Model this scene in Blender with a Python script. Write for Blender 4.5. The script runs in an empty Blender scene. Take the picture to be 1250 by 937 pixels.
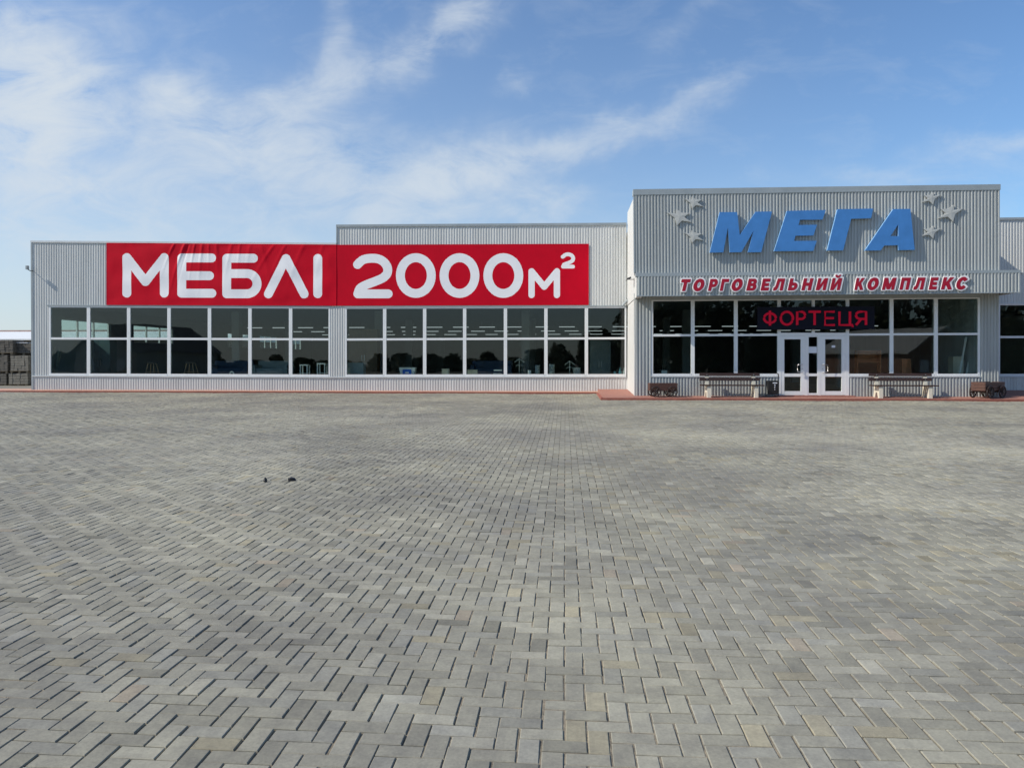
import bpy, bmesh, math, random
import numpy as np
from mathutils import Vector, Matrix
from mathutils.geometry import tessellate_polygon

R = math.radians
random.seed(7)
rng = np.random.default_rng(11)
sc = bpy.context.scene
COL = sc.collection

# ------------------------------------------------------------------ camera, sky, sun, exposure
F = 930.0                                   # focal length in photograph pixels (1250 wide)
YAW, PITCH = math.atan(65 / F), math.atan(27.5 / F)
EYE = 1.40                                  # eye height above the entrance kerb
cam_d = bpy.data.cameras.new('camera'); cam = bpy.data.objects.new('camera', cam_d); COL.objects.link(cam)
cam.location = (0, 0, EYE); cam.rotation_euler = (math.pi / 2 - PITCH, 0, YAW)
cam_d.sensor_width = 36; cam_d.lens = F / 1250 * 36; cam_d.clip_start = 0.05; cam_d.clip_end = 3000
sc.camera = cam

SUN = Vector((1.0, 0.30, -0.82)).normalized()      # direction the light travels
sd = bpy.data.lights.new('sun', 'SUN'); sun = bpy.data.objects.new('sun', sd); COL.objects.link(sun)
sd.energy = 4.8; sd.angle = R(0.6); sd.color = (1.0, 0.93, 0.81)
sun.rotation_euler = SUN.to_track_quat('-Z', 'Y').to_euler()
sun.location = (-30, -10, 30)
SUN_EL = math.asin(-SUN.z); SUN_AZ = math.atan2(-SUN.x, -SUN.y)
sc.view_settings.view_transform = 'Standard'; sc.view_settings.look = 'None'
sc.view_settings.gamma = 1.0; sc.view_settings.use_curve_mapping = False
sc.view_settings.exposure = 0.0

world = bpy.data.worlds.new('World'); sc.world = world; world.use_nodes = True
def build_sky():
    nt = world.node_tree; nt.nodes.clear(); N = nt.nodes; L = nt.links
    def inp(s, v):
        if isinstance(v, (int, float)): s.default_value = v
        else: L.new(v, s)
    def M(op, a, b=None, clamp=False):
        n = N.new('ShaderNodeMath'); n.operation = op; n.use_clamp = clamp
        inp(n.inputs[0], a)
        if b is not None: inp(n.inputs[1], b)
        return n.outputs[0]
    sky = N.new('ShaderNodeTexSky'); sky.sky_type = 'NISHITA'; sky.sun_disc = False
    sky.sun_elevation = SUN_EL; sky.sun_rotation = SUN_AZ
    sky.air_density = 1.15; sky.dust_density = 0.45; sky.ozone_density = 2.6; sky.altitude = 50
    tc = N.new('ShaderNodeTexCoord'); sep = N.new('ShaderNodeSeparateXYZ'); L.new(tc.outputs['Generated'], sep.inputs[0])
    y = M('MAXIMUM', M('ABSOLUTE', sep.outputs['Y']), 0.12)
    u0 = M('DIVIDE', sep.outputs['X'], y); v0 = M('DIVIDE', sep.outputs['Z'], y)
    cmb = N.new('ShaderNodeCombineXYZ'); inp(cmb.inputs[0], u0); inp(cmb.inputs[1], v0)
    def noise(scale, detail, rough, dist=0.0, vec=None):
        n = N.new('ShaderNodeTexNoise'); n.inputs['Scale'].default_value = scale; n.inputs['Detail'].default_value = detail
        n.inputs['Roughness'].default_value = rough; n.inputs['Distortion'].default_value = dist
        L.new(vec or cmb.outputs[0], n.inputs['Vector']); return n
    w = noise(5.0, 5, 0.6); ws = N.new('ShaderNodeSeparateColor'); L.new(w.outputs['Color'], ws.inputs[0])
    u = M('ADD', u0, M('MULTIPLY', M('SUBTRACT', ws.outputs[0], 0.5), 0.20))
    v = M('ADD', v0, M('MULTIPLY', M('SUBTRACT', ws.outputs[1], 0.5), 0.16))
    # cloud masses in directions of the sky: (u, v) centre, radii, tilt in degrees, weight
    px = lambda x: (x - 690) / F
    py = lambda q: (441 - q) / F
    blobs = [(12, 100, 78, 78, 0, 2.6), (40, 230, 170, 120, 0, 0.75), (228, 125, 46, 38, 0, 1.15), (250, 190, 60, 50, 0, 0.35), (310, 180, 60, 45, -25, 0.5),
             (385, 195, 80, 42, -25, 0.7), (440, 85, 125, 24, 24, 0.8), (405, 40, 18, 50, -10, 0.45), (545, 40, 40, 18, 40, 0.5),
             (555, 222, 80, 34, 14, 1.6), (690, 180, 95, 17, 16, 0.7), (815, 128, 50, 13, 24, 0.5), (640, 262, 90, 12, 8, 0.5),
             (400, 262, 190, 40, 0, 0.4), (1240, 185, 60, 14, 12, 0.4), (1120, 215, 150, 18, 6, 0.25), (625, 100, 25, 9, 10, 0.35),
             (850, 20, 70, 14, 38, 0.2)]
    tot = None
    for bx, by, rx, ry, deg, wt in blobs:
        ca, sa = math.cos(R(deg)), math.sin(R(deg))
        du = M('SUBTRACT', u, px(bx)); dv = M('SUBTRACT', v, py(by))
        a = M('DIVIDE', M('ADD', M('MULTIPLY', du, ca), M('MULTIPLY', dv, sa)), rx / F)
        b = M('DIVIDE', M('SUBTRACT', M('MULTIPLY', dv, ca), M('MULTIPLY', du, sa)), ry / F)
        g = M('MULTIPLY', M('EXPONENT', M('MULTIPLY', M('ADD', M('MULTIPLY', a, a), M('MULTIPLY', b, b)), -0.8)), wt)
        tot = g if tot is None else M('ADD', tot, g)
    # streaky noise that breaks the masses up
    mp = N.new('ShaderNodeMapping'); mp.inputs['Rotation'].default_value = (0, 0, R(-22)); mp.inputs['Scale'].default_value = (1.0, 2.2, 1)
    L.new(cmb.outputs[0], mp.inputs['Vector'])
    n2 = noise(8.5, 9, 0.64, 0.5, mp.outputs[0])
    n3 = noise(2.4, 4, 0.55, 0.3)
    br = M('MULTIPLY', M('SUBTRACT', n2.outputs['Fac'], 0.29), 2.3, True)
    mask = M('MULTIPLY', tot, M('ADD', M('MULTIPLY', br, 1.0), 0.04))
    veil = M('MULTIPLY', M('SUBTRACT', M('MULTIPLY', n3.outputs['Fac'], br), 0.24), 0.3, True)
    mask = M('ADD', mask, veil)
    hz = M('MULTIPLY', M('EXPONENT', M('MULTIPLY', M('ABSOLUTE', v0), -5.5)), M('SUBTRACT', 0.40, M('MULTIPLY', u0, 0.62), True))          # pale hazy band low in the sky
    mask = M('ADD', mask, hz)
    mask = M('MULTIPLY', M('SUBTRACT', 1.0, M('EXPONENT', M('MULTIPLY', M('MAXIMUM', mask, 0.0), -1.6))), 0.98)
    mix = N.new('ShaderNodeMix'); mix.data_type = 'RGBA'
    L.new(mask, mix.inputs['Factor']); 
    tint = N.new('ShaderNodeMix'); tint.data_type = 'RGBA'; tint.blend_type = 'MULTIPLY'; tint.inputs['Factor'].default_value = 1
    L.new(sky.outputs[0], tint.inputs[6]); tint.inputs[7].default_value = (0.70, 0.87, 1.05, 1)
    L.new(tint.outputs[2], mix.inputs[6]); mix.inputs[7].default_value = (4.75, 5.25, 5.75, 1)
    bg = N.new('ShaderNodeBackground'); bg.inputs['Strength'].default_value = 0.14
    L.new(mix.outputs[2], bg.inputs['Color'])
    out = N.new('ShaderNodeOutputWorld'); L.new(bg.outputs[0], out.inputs['Surface'])
build_sky()

# ------------------------------------------------------------------ helpers
CR = cam.rotation_euler.to_matrix()
def at(px, py, Y):
    """the point of the upright plane at depth Y that the photograph shows at this pixel"""
    d = CR @ Vector(((px - 625) / F, -(py - 468.5) / F, -1))
    t = Y / d.y
    return Vector((d.x * t, Y, EYE + d.z * t))
def lerp(a, b, t): return a + (b - a) * t
def line(x0, y0, x1, y1): return lambda x: y0 + (y1 - y0) * (x - x0) / (x1 - x0)

class MB:
    """collects faces, builds one mesh object"""
    def __init__(s): s.v = []; s.f = []; s.mi = []
    def add(s, verts, faces, m=0):
        o = len(s.v); s.v += [tuple(v) for v in verts]; s.f += [tuple(i + o for i in f) for f in faces]; s.mi += [m] * len(faces); return s
    def hexa(s, p, m=0):     # p: 4 front corners (counter-clockwise seen from the front), 4 back corners
        return s.add(p, [(0, 1, 2, 3), (7, 6, 5, 4), (0, 4, 5, 1), (1, 5, 6, 2), (2, 6, 7, 3), (3, 7, 4, 0)], m)
    def box(s, c, d, rz=0, m=0, rx=0, ry=0):
        mt = Matrix.Translation(c) @ Matrix.Rotation(rz, 4, 'Z') @ Matrix.Rotation(ry, 4, 'Y') @ Matrix.Rotation(rx, 4, 'X')
        hx, hy, hz = d[0] / 2, d[1] / 2, d[2] / 2
        q = [(-hx, -hy, -hz), (hx, -hy, -hz), (hx, -hy, hz), (-hx, -hy, hz), (-hx, hy, -hz), (hx, hy, -hz), (hx, hy, hz), (-hx, hy, hz)]
        return s.hexa([mt @ Vector(a) for a in q], m)
    def lohi(s, a, b, m=0):
        return s.box([(a[i] + b[i]) / 2 for i in range(3)], [b[i] - a[i] for i in range(3)], m=m)
    def tube(s, pts, r, n=8, m=0, r1=None, close=False):
        pts = [Vector(p) for p in pts]; k = len(pts); rings = []
        for i, p in enumerate(pts):
            if close: t = pts[(i + 1) % k] - pts[i - 1]
            else: t = pts[min(i + 1, k - 1)] - pts[max(i - 1, 0)]
            t.normalize()
            up = Vector((0, 0, 1)) if abs(t.z) < 0.95 else Vector((1, 0, 0))
            a = t.cross(up).normalized(); b = a.cross(t)
            rr = r if r1 is None else lerp(r, r1, i / max(1, k - 1))
            rings.append([p + (a * math.cos(2 * math.pi * j / n) + b * math.sin(2 * math.pi * j / n)) * rr for j in range(n)])
        vs = [v for q in rings for v in q]; fs = []
        for i in range(k if close else k - 1):
            i2 = (i + 1) % k
            for j in range(n):
                j2 = (j + 1) % n
                fs.append((i * n + j, i * n + j2, i2 * n + j2, i2 * n + j))
        if not close: fs += [tuple(range(n))[::-1], tuple((k - 1) * n + j for j in range(n))]
        return s.add(vs, fs, m)
    def lathe(s, prof, c, n=16, m=0, axis='Z'):
        c = Vector(c); vs = []; fs = []
        for r, h in prof:
            for j in range(n):
                a = 2 * math.pi * j / n; p = (r * math.cos(a), r * math.sin(a), h)
                if axis == 'Y': p = (p[0], p[2], p[1])
                elif axis == 'X': p = (p[2], p[0], p[1])
                vs.append(c + Vector(p))
        for i in range(len(prof) - 1):
            for j in range(n):
                j2 = (j + 1) % n; fs.append((i * n + j, i * n + j2, (i + 1) * n + j2, (i + 1) * n + j))
        fs += [tuple(range(n))[::-1], tuple((len(prof) - 1) * n + j for j in range(n))]
        return s.add(vs, fs, m)
    def build(s, name, mat, parent=None, smooth=False, bevel=0):
        me = bpy.data.meshes.new(name); me.from_pydata(s.v, [], s.f)
        mats = mat if isinstance(mat, (list, tuple)) else [mat]
        for q in mats: me.materials.append(q)
        if len(mats) > 1: me.polygons.foreach_set('material_index', s.mi)
        bm = bmesh.new(); bm.from_mesh(me); bmesh.ops.recalc_face_normals(bm, faces=bm.faces)
        if bevel: bmesh.ops.bevel(bm, geom=list(bm.edges), offset=bevel, segments=2, affect='EDGES', profile=0.6)
        bm.to_mesh(me); bm.free()
        if smooth:
            for p in me.polygons: p.use_smooth = True
        o = bpy.data.objects.new(name, me); COL.objects.link(o)
        if parent: attach(o, parent)
        return o
def attach(o, parent):
    """child given in world coordinates under a parent that may be moved"""
    o.parent = parent; o.matrix_parent_inverse = parent.matrix_basis.inverted()
def tag(o, label=None, cat=None, group=None, kind=None):
    if label: o['label'] = label
    if cat: o['category'] = cat
    if group: o['group'] = group
    if kind: o['kind'] = kind
    return o
def empty(name, loc=(0, 0, 0), rz=0):
    o = bpy.data.objects.new(name, None); COL.objects.link(o); o.location = loc; o.rotation_euler = (0, 0, rz); o.empty_display_size = 0.3
    return o
def kids(o): return [c for c in bpy.data.objects if c.parent == o]
def copy_tree(o, parent=None):
    c = o.copy(); COL.objects.link(c)
    if parent: c.parent = parent
    for ch in kids(o): copy_tree(ch, c)
    return c

# ------------------------------------------------------------------ materials
def material(name, color, rough=0.6, metal=0.0, vary=0.0, scale=3.0, bump=0.0, bscale=40.0, emit=0.0, color2=None, stretch=None, spec=0.5, coat=0):
    m = bpy.data.materials.new(name); m.use_nodes = True; nt = m.node_tree; b = nt.nodes['Principled BSDF']
    b.inputs['Base Color'].default_value = (*color, 1); b.inputs['Roughness'].default_value = rough; b.inputs['Metallic'].default_value = metal
    b.inputs['Specular IOR Level'].default_value = spec
    if emit:
        b.inputs['Emission Color'].default_value = (*color, 1); b.inputs['Emission Strength'].default_value = emit
    tc = nt.nodes.new('ShaderNodeTexCoord'); src = tc.outputs['Object']
    if stretch:
        mp = nt.nodes.new('ShaderNodeMapping'); mp.inputs['Scale'].default_value = stretch; nt.links.new(src, mp.inputs['Vector']); src = mp.outputs[0]
    if vary or color2:
        n = nt.nodes.new('ShaderNodeTexNoise'); n.inputs['Scale'].default_value = scale; n.inputs['Detail'].default_value = 7; n.inputs['Roughness'].default_value = 0.65
        nt.links.new(src, n.inputs['Vector'])
        rp = nt.nodes.new('ShaderNodeValToRGB'); rp.color_ramp.elements[0].position = 0.3; rp.color_ramp.elements[1].position = 0.72
        c2 = color2 or tuple(min(1, c * (1 + vary)) for c in color); c1 = tuple(c * (1 - vary) for c in color)
        rp.color_ramp.elements[0].color = (*c1, 1); rp.color_ramp.elements[1].color = (*c2, 1)
        nt.links.new(n.outputs['Fac'], rp.inputs[0]); nt.links.new(rp.outputs[0], b.inputs['Base Color'])
        mr = nt.nodes.new('ShaderNodeMapRange'); mr.inputs['To Min'].default_value = max(0.05, rough - 0.1); mr.inputs['To Max'].default_value = min(1, rough + 0.12)
        nt.links.new(n.outputs['Fac'], mr.inputs['Value']); nt.links.new(mr.outputs[0], b.inputs['Roughness'])
    if bump:
        n = nt.nodes.new('ShaderNodeTexNoise'); n.inputs['Scale'].default_value = bscale; n.inputs['Detail'].default_value = 5
        nt.links.new(src, n.inputs['Vector'])
        bp = nt.nodes.new('ShaderNodeBump'); bp.inputs['Strength'].default_value = bump; bp.inputs['Distance'].default_value = 0.01
        nt.links.new(n.outputs['Fac'], bp.inputs['Height']); nt.links.new(bp.outputs[0], b.inputs['Normal'])
    return m
def glass(name, tint=(0.80, 0.86, 0.84), f0=0.032, wave=0.006):
    m = bpy.data.materials.new(name); m.use_nodes = True; nt = m.node_tree; nt.nodes.clear(); N = nt.nodes; L = nt.links
    tr = N.new('ShaderNodeBsdfTransparent'); tr.inputs[0].default_value = (*tint, 1)
    gl = N.new('ShaderNodeBsdfGlossy'); gl.inputs['Roughness'].default_value = 0.0; gl.inputs[0].default_value = (1, 1, 1, 1)
    tc = N.new('ShaderNodeTexCoord'); n = N.new('ShaderNodeTexNoise'); n.inputs['Scale'].default_value = 0.9; n.inputs['Detail'].default_value = 1
    L.new(tc.outputs['Object'], n.inputs['Vector'])
    bp = N.new('ShaderNodeBump'); bp.inputs['Strength'].default_value = wave; bp.inputs['Distance'].default_value = 0.3; L.new(n.outputs['Fac'], bp.inputs['Height'])
    L.new(bp.outputs[0], gl.inputs['Normal'])
    lw = N.new('ShaderNodeLayerWeight'); lw.inputs['Blend'].default_value = 0.5
    p = N.new('ShaderNodeMath'); p.operation = 'POWER'; L.new(lw.outputs['Facing'], p.inputs[0]); p.inputs[1].default_value = 5
    q = N.new('ShaderNodeMath'); q.operation = 'MULTIPLY_ADD'; L.new(p.outputs[0], q.inputs[0]); q.inputs[1].default_value = 1 - f0; q.inputs[2].default_value = f0
    mx = N.new('ShaderNodeMixShader'); L.new(q.outputs[0], mx.inputs[0]); L.new(tr.outputs[0], mx.inputs[1]); L.new(gl.outputs[0], mx.inputs[2])
    o = N.new('ShaderNodeOutputMaterial'); L.new(mx.outputs[0], o.inputs[0])
    return m

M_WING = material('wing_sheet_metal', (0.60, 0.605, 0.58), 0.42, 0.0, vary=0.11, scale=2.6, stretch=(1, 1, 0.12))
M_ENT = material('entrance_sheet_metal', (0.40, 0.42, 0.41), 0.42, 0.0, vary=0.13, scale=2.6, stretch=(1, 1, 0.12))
M_RET = material('pale_sheet_metal', (0.60, 0.60, 0.57), 0.45, vary=0.05, scale=1.5, stretch=(1, 1, 0.25))
M_FLASH = material('grey_flashing', (0.33, 0.37, 0.385), 0.45, vary=0.1, scale=2)
M_FLASHW = material('light_flashing', (0.62, 0.64, 0.64), 0.4, vary=0.08, scale=2)
M_PVC = material('white_window_frame', (0.80, 0.81, 0.80), 0.35, vary=0.03, scale=4)
M_SOFFIT = material('soffit_sheet', (0.30, 0.30, 0.29), 0.6, vary=0.1)
M_GLASS = glass('window_glass')
M_IN_WALL = material('interior_paint', (0.30, 0.325, 0.34), 0.8, vary=0.08, scale=0.6)
M_IN_CEIL = material('interior_ceiling', (0.18, 0.195, 0.20), 0.85, vary=0.1, scale=0.8)
M_IN_FLOOR = material('interior_tiles', (0.12, 0.12, 0.122), 0.4, vary=0.15, scale=1.5)
M_ROOF = material('roof_felt', (0.18, 0.18, 0.18), 0.9, vary=0.15)
M_RED = material('red_banner_cloth', (0.58, 0.001, 0.018), 0.7, vary=0.10, scale=0.7, bump=0.15, bscale=3, spec=0.12)
M_WHITE = material('white_print', (0.90, 0.89, 0.90), 0.7, vary=0.03, scale=1.5)
M_BLUE = material('blue_letter_paint', (0.06, 0.225, 0.55), 0.45, vary=0.10, scale=3)
M_BLUEEDGE = material('pale_blue_letter_edge', (0.22, 0.42, 0.68), 0.4, vary=0.05)
M_STAR = material('grey_star_paint', (0.50, 0.505, 0.475), 0.45, vary=0.08, scale=4)
M_SIGNRED = material('crimson_acrylic', (0.40, 0.004, 0.024), 0.35, vary=0.05)
M_SIGNWHITE = material('white_acrylic', (0.88, 0.86, 0.86), 0.5, vary=0.03)
M_LEDBODY = material('display_body', (0.006, 0.007, 0.016), 0.6, spec=0.15)
M_LED = material('red_led', (0.36, 0.006, 0.025), 0.6, emit=0.34, spec=0.1)
M_CREAM = material('cream_concrete', (0.62, 0.58, 0.47), 0.85, vary=0.12, scale=8, bump=0.3)
M_DARKWOOD = material('dark_stained_wood', (0.045, 0.022, 0.016), 0.5, vary=0.3, scale=10, stretch=(0.3, 3, 3))
M_BROWNWOOD = material('brown_painted_wood', (0.085, 0.038, 0.026), 0.6, vary=0.3, scale=8, stretch=(0.4, 3, 3))
M_BLACK = material('black_paint', (0.012, 0.012, 0.013), 0.45, vary=0.2, scale=6)
M_STEEL = material('brushed_steel', (0.55, 0.56, 0.57), 0.3, 0.9)
M_PAPER = material('white_paper', (0.72, 0.75, 0.80), 0.8, vary=0.04)
M_TUBE = material('lamp_tube', (0.9, 0.95, 1.0), 0.4, emit=0.55)
M_TUBEBODY = material('lamp_body', (0.5, 0.5, 0.5), 0.5)
M_CONC = material('grey_concrete_blocks', (0.20, 0.185, 0.155), 0.9, vary=0.3, scale=5, bump=0.5, bscale=25)
M_CONC2 = material('dark_concrete_blocks', (0.115, 0.105, 0.09), 0.9, vary=0.3, scale=5, bump=0.5, bscale=25)
M_PALLET = material('weathered_pallet_wood', (0.16, 0.13, 0.09), 0.85, vary=0.3, scale=10)
M_ROOFWHITE = material('white_metal_roof', (0.78, 0.78, 0.76), 0.5, vary=0.04)
M_BRICKRED = material('dull_red_trim', (0.36, 0.24, 0.21), 0.7, vary=0.1)
M_REDPAVE = material('red_paving', (0.34, 0.155, 0.115), 0.85, vary=0.22, scale=9, bump=0.3, bscale=60)
M_PINKPAVE = material('pink_paving', (0.48, 0.27, 0.19), 0.85, vary=0.2, scale=7, bump=0.3, bscale=60)
M_REDKERB = material('red_kerb', (0.30, 0.10, 0.07), 0.8, vary=0.25, scale=4)

# ------------------------------------------------------------------ ground
SL = 0.0118                                       # the forecourt rises gently towards the building
YK = 27.9
def gz(Y): return SL * (min(max(Y, -12), 45) - YK)
def build_ground():
    xs = [-600, -60, -31, 30, 60, 600]; ys = [-600, -12, 0, 15, 45, 120, 700]
    vs = [(x, y, gz(y) - 0.035) for y in ys for x in xs]
    n = len(xs); fs = [(j * n + i, j * n + i + 1, (j + 1) * n + i + 1, (j + 1) * n + i) for j in range(len(ys) - 1) for i in range(n - 1)]
    m = material('bare_ground', (0.20, 0.185, 0.15), 0.95, vary=0.25, scale=0.3, bump=0.4, bscale=5)
    tag(MB().add(vs, fs).build('ground', m), kind='structure')
build_ground()

def paver_material():
    m = bpy.data.materials.new('concrete_pavers'); m.use_nodes = True; nt = m.node_tree; N = nt.nodes; L = nt.links; b = N['Principled BSDF']
    b.inputs['Roughness'].default_value = 0.85; b.inputs['Specular IOR Level'].default_value = 0.3
    at_ = N.new('ShaderNodeAttribute'); at_.attribute_name = 'tone'
    tc = N.new('ShaderNodeTexCoord')
    def noise(scale, det, rough=0.6):
        n = N.new('ShaderNodeTexNoise'); n.inputs['Scale'].default_value = scale; n.inputs['Detail'].default_value = det; n.inputs['Roughness'].default_value = rough
        L.new(tc.outputs['Object'], n.inputs['Vector']); return n.outputs['Fac']
    def ramp(src, p0, c0, p1, c1):
        r = N.new('ShaderNodeValToRGB'); r.color_ramp.elements[0].position = p0; r.color_ramp.elements[1].position = p1
        r.color_ramp.elements[0].color = (*c0, 1); r.color_ramp.elements[1].color = (*c1, 1); L.new(src, r.inputs[0]); return r.outputs[0]
    def mul(a, c):
        x = N.new('ShaderNodeMix'); x.data_type = 'RGBA'; x.blend_type = 'MULTIPLY'; x.inputs['Factor'].default_value = 1
        L.new(a, x.inputs[6]); L.new(c, x.inputs[7]); return x.outputs[2]
    c = at_.outputs['Color']
    c = mul(c, ramp(noise(60, 5, 0.7), 0.25, (0.80, 0.80, 0.80), 0.75, (1.15, 1.15, 1.14)))       # fine grain
    c = mul(c, ramp(noise(9, 5, 0.65), 0.3, (0.82, 0.82, 0.835), 0.7, (1.13, 1.13, 1.10)))         # blotches within a block
    c = mul(c, ramp(noise(0.35, 4, 0.6), 0.36, (0.78, 0.785, 0.82), 0.64, (1.17, 1.17, 1.13)))     # worn and dusty areas of the yard
    # dried sand left on the surface
    s = N.new('ShaderNodeMix'); s.data_type = 'RGBA'
    sr = ramp(noise(1.3, 8, 0.7), 0.62, (0, 0, 0), 0.80, (0.6, 0.6, 0.6)); L.new(sr, s.inputs['Factor'])
    L.new(c, s.inputs[6]); s.inputs[7].default_value = (0.43, 0.385, 0.29, 1)
    L.new(s.outputs[2], b.inputs['Base Color'])
    bp = N.new('ShaderNodeBump'); bp.inputs['Strength'].default_value = 0.35; bp.inputs['Distance'].default_value = 0.004
    L.new(noise(140, 6, 0.7), bp.inputs['Height']); L.new(bp.outputs[0], b.inputs['Normal'])
    return m
def build_pavers():
    SX, SY = 0.1025, 0.0995; GX, GY = 0.0078, 0.0070; D = 0.03; CH = 0.0036
    j0, j1 = int(0.4 / SY), int(31.93 / SY)
    J, I = np.meshgrid(np.arange(j0, j1), np.arange(int(-29 / SX), int(25 / SX)), indexing='ij')
    I = I.ravel(); J = J.ravel(); r = (I + J) % 4
    H = r == 0; V = r == 2
    i = np.concatenate([I[H], I[V]]).astype(float); j = np.concatenate([J[H], J[V]]).astype(float)
    w = np.concatenate([np.full(H.sum(), 2.0), np.ones(V.sum())]); h = 3 - w
    x0 = i * SX + GX / 2; x1 = (i + w) * SX - GX / 2; y0 = j * SY + GY / 2; y1 = (j + h) * SY - GY / 2
    cx = (x0 + x1) / 2; cy = (y0 + y1) / 2
    keep = (cx > -(0.76 * cy + 3.5)) & (cx < 0.62 * cy + 3.5) & (y1 < 31.95) & ~((x1 > 1.36) & (y1 > 27.86))
    x0, x1, y0, y1, cx, cy = [q[keep] for q in (x0, x1, y0, y1, cx, cy)]
    n = len(x0)
    sh = rng.normal(0, 0.0016, n); x0 += sh + rng.normal(0, 0.0012, n); x1 += sh + rng.normal(0, 0.0012, n); y0 += rng.normal(0, 0.0007, n); y1 += rng.normal(0, 0.0007, n)
    zt = rng.normal(0, 0.0012, n)
    # the yard has settled: shallow dips and swells
    dips = [(.0024, 2.9, 1.1, .3), (.003, -1.3, 2.6, 1.9), (.0014, 4.1, -2.2, 4.0), (.007, .9, .7, 2.2)]
    zt += sum(a * np.sin(p * cx + q * cy + r) for a, p, q, r in dips)
    tx = rng.normal(0, 0.009, n) + sum(a * p * np.cos(p * cx + q * cy + r) for a, p, q, r in dips); ty = rng.normal(0, 0.009, n) + sum(a * q * np.cos(p * cx + q * cy + r) for a, p, q, r in dips); rot = rng.normal(0, 0.006, n)
    def P(x, y, dz):
        dx, dy = x - cx, y - cy
        X = cx + dx - rot * dy; Y = cy + dy + rot * dx
        return np.stack([X, Y, SL * (Y - YK) + zt + dz + tx * dx + ty * dy], 1)
    loops = []
    for ins, dz in ((0, -D), (0, -CH), (CH, 0)):
        loops += [P(x0 + ins, y0 + ins, dz), P(x1 - ins, y0 + ins, dz), P(x1 - ins, y1 - ins, dz), P(x0 + ins, y1 - ins, dz)]
    V = np.stack(loops, 1)                                             # n,12,3
    f = [(8, 9, 10, 11)]
    for k in (0, 4):
        for q in range(4):
            f.append((k + q, k + (q + 1) % 4, k + 4 + (q + 1) % 4, k + 4 + q))
    f = np.array(f); Fc = (f[None] + (np.arange(n) * 12)[:, None, None]).reshape(-1, 4)
    me = bpy.data.meshes.new('paving_blocks'); nf = len(Fc)
    me.vertices.add(n * 12); me.vertices.foreach_set('co', V.astype(np.float32).ravel())
    me.loops.add(nf * 4); me.loops.foreach_set('vertex_index', Fc.astype(np.int32).ravel())
    me.polygons.add(nf); me.polygons.foreach_set('loop_start', np.arange(0, nf * 4, 4, dtype=np.int32)); me.polygons.foreach_set('loop_total', np.full(nf, 4, np.int32))
    me.polygons.foreach_set('use_smooth', np.zeros(nf, bool)); me.update(calc_edges=True)
    base = np.array([0.283, 0.267, 0.214])
    t = np.clip(rng.normal(1.0, 0.095, n), 0.72, 1.32)
    colr = base[None] * t[:, None]
    k = rng.random(n)
    colr[k < 0.035] *= 1.2; colr[(k > 0.05) & (k < 0.09)] *= 0.84
    warm = (k > 0.10) & (k < 0.14); colr[warm] *= np.array([1.05, 1.0, 0.90])
    pink = (k > 0.17) & (k < 0.174); colr[pink] *= np.array([1.08, 0.98, 0.93])
    cool = (k > 0.19) & (k < 0.32); colr[cool] *= np.array([0.97, 0.985, 1.03])
    # work batches: whole areas laid from slightly darker or paler pallets, and a broad oil-darkened track
    batch = 1 + 0.06 * np.sin(cx * 0.55 + 1.3 * np.sin(cy * 0.21)) * np.sin(cy * 0.33 + 0.8)
    track = np.exp(-((cx + 0.19 * cy + 1.2) / 0.9) ** 2) * np.exp(-((cy - 13.0) / 4.5) ** 2)
    colr *= (batch * (1 - 0.17 * track))[:, None]
    # tyre marks left by turning cars
    for ox, oy, rad, a0, a1, amt in ((9.5, 40, 19.5, -2.6, -1.2, .13), (9.5, 40, 21.1, -2.6, -1.2, .13), (-16, 26, 11.5, -1.9, .1, .11), (-16, 26, 13.0, -1.9, .1, .11), (30, 9, 21, 2.2, 3.6, .08), (30, 9, 22.5, 2.2, 3.6, .08), (-4, -30, 47, 1.2, 1.9, -.08)):
        d = np.abs(np.hypot(cx - ox, cy - oy) - rad); an = np.arctan2(cy - oy, cx - ox); an = np.where((a0 > 1.5) & (an < 0), an + 2 * math.pi, an)
        w_ = .16 if amt > 0 else .9
        colr *= (1 - amt * np.exp(-(d / w_) ** 2) * np.clip((an - a0) * 3, 0, 1) * np.clip((a1 - an) * 3, 0, 1) * (.6 + .4 * rng.random(n)))[:, None]
    # dried sand and lime stains
    for px_, py_, rx, ry, am in ((180, 690, .22, .10, .8), (668, 655, .55, .12, .55), (655, 655, .16, .10, .5), (655, 797, .12, .05, .9), (20, 775, .5, .25, .35), (950, 530, 3.2, 1.2, .38), (1150, 545, 3.0, 1.2, .35), (480, 512, 2.8, .8, .42), (610, 520, 1.8, .6, .34), (180, 545, 3.0, 1.0, .40), (90, 565, 2.2, .8, .32), (1100, 600, 1.8, .6, .28), (320, 560, 2.0, .6, .40), (800, 500, 3.5, .8, .2), (250, 505, 5, 1.0, .2), (420, 700, .5, .2, .22), (880, 720, .6, .25, .2)):
        gy = 1.72 * F / (py_ - 430); gx = (px_ - 690) / F * gy
        m_ = (am * np.exp(-((cx - gx) / rx) ** 2 - ((cy - gy) / ry) ** 2) * rng.uniform(.5, 1.2, n))[:, None].clip(0, 1)
        colr = colr * (1 - m_) + np.array([0.41, 0.385, 0.31]) * m_
    ca = np.ones((n, 12, 4), np.float32); ca[:, :, :3] = colr[:, None, :]
    a = me.attributes.new('tone', 'FLOAT_COLOR', 'POINT'); a.data.foreach_set('color', ca.ravel())
    me.materials.append(paver_material())
    o = bpy.data.objects.new('paving', me); COL.objects.link(o); tag(o, kind='structure')
    bed = material('joint_sand', (0.17, 0.15, 0.115), 0.95, vary=0.45, scale=14, color2=(0.36, 0.30, 0.21), bump=0.8, bscale=120)
    gx_ = np.linspace(-29, 25, 271); gy_ = np.linspace(0.2, 31.94, 160); A, B = np.meshgrid(gx_, gy_, indexing='ij')
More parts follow.
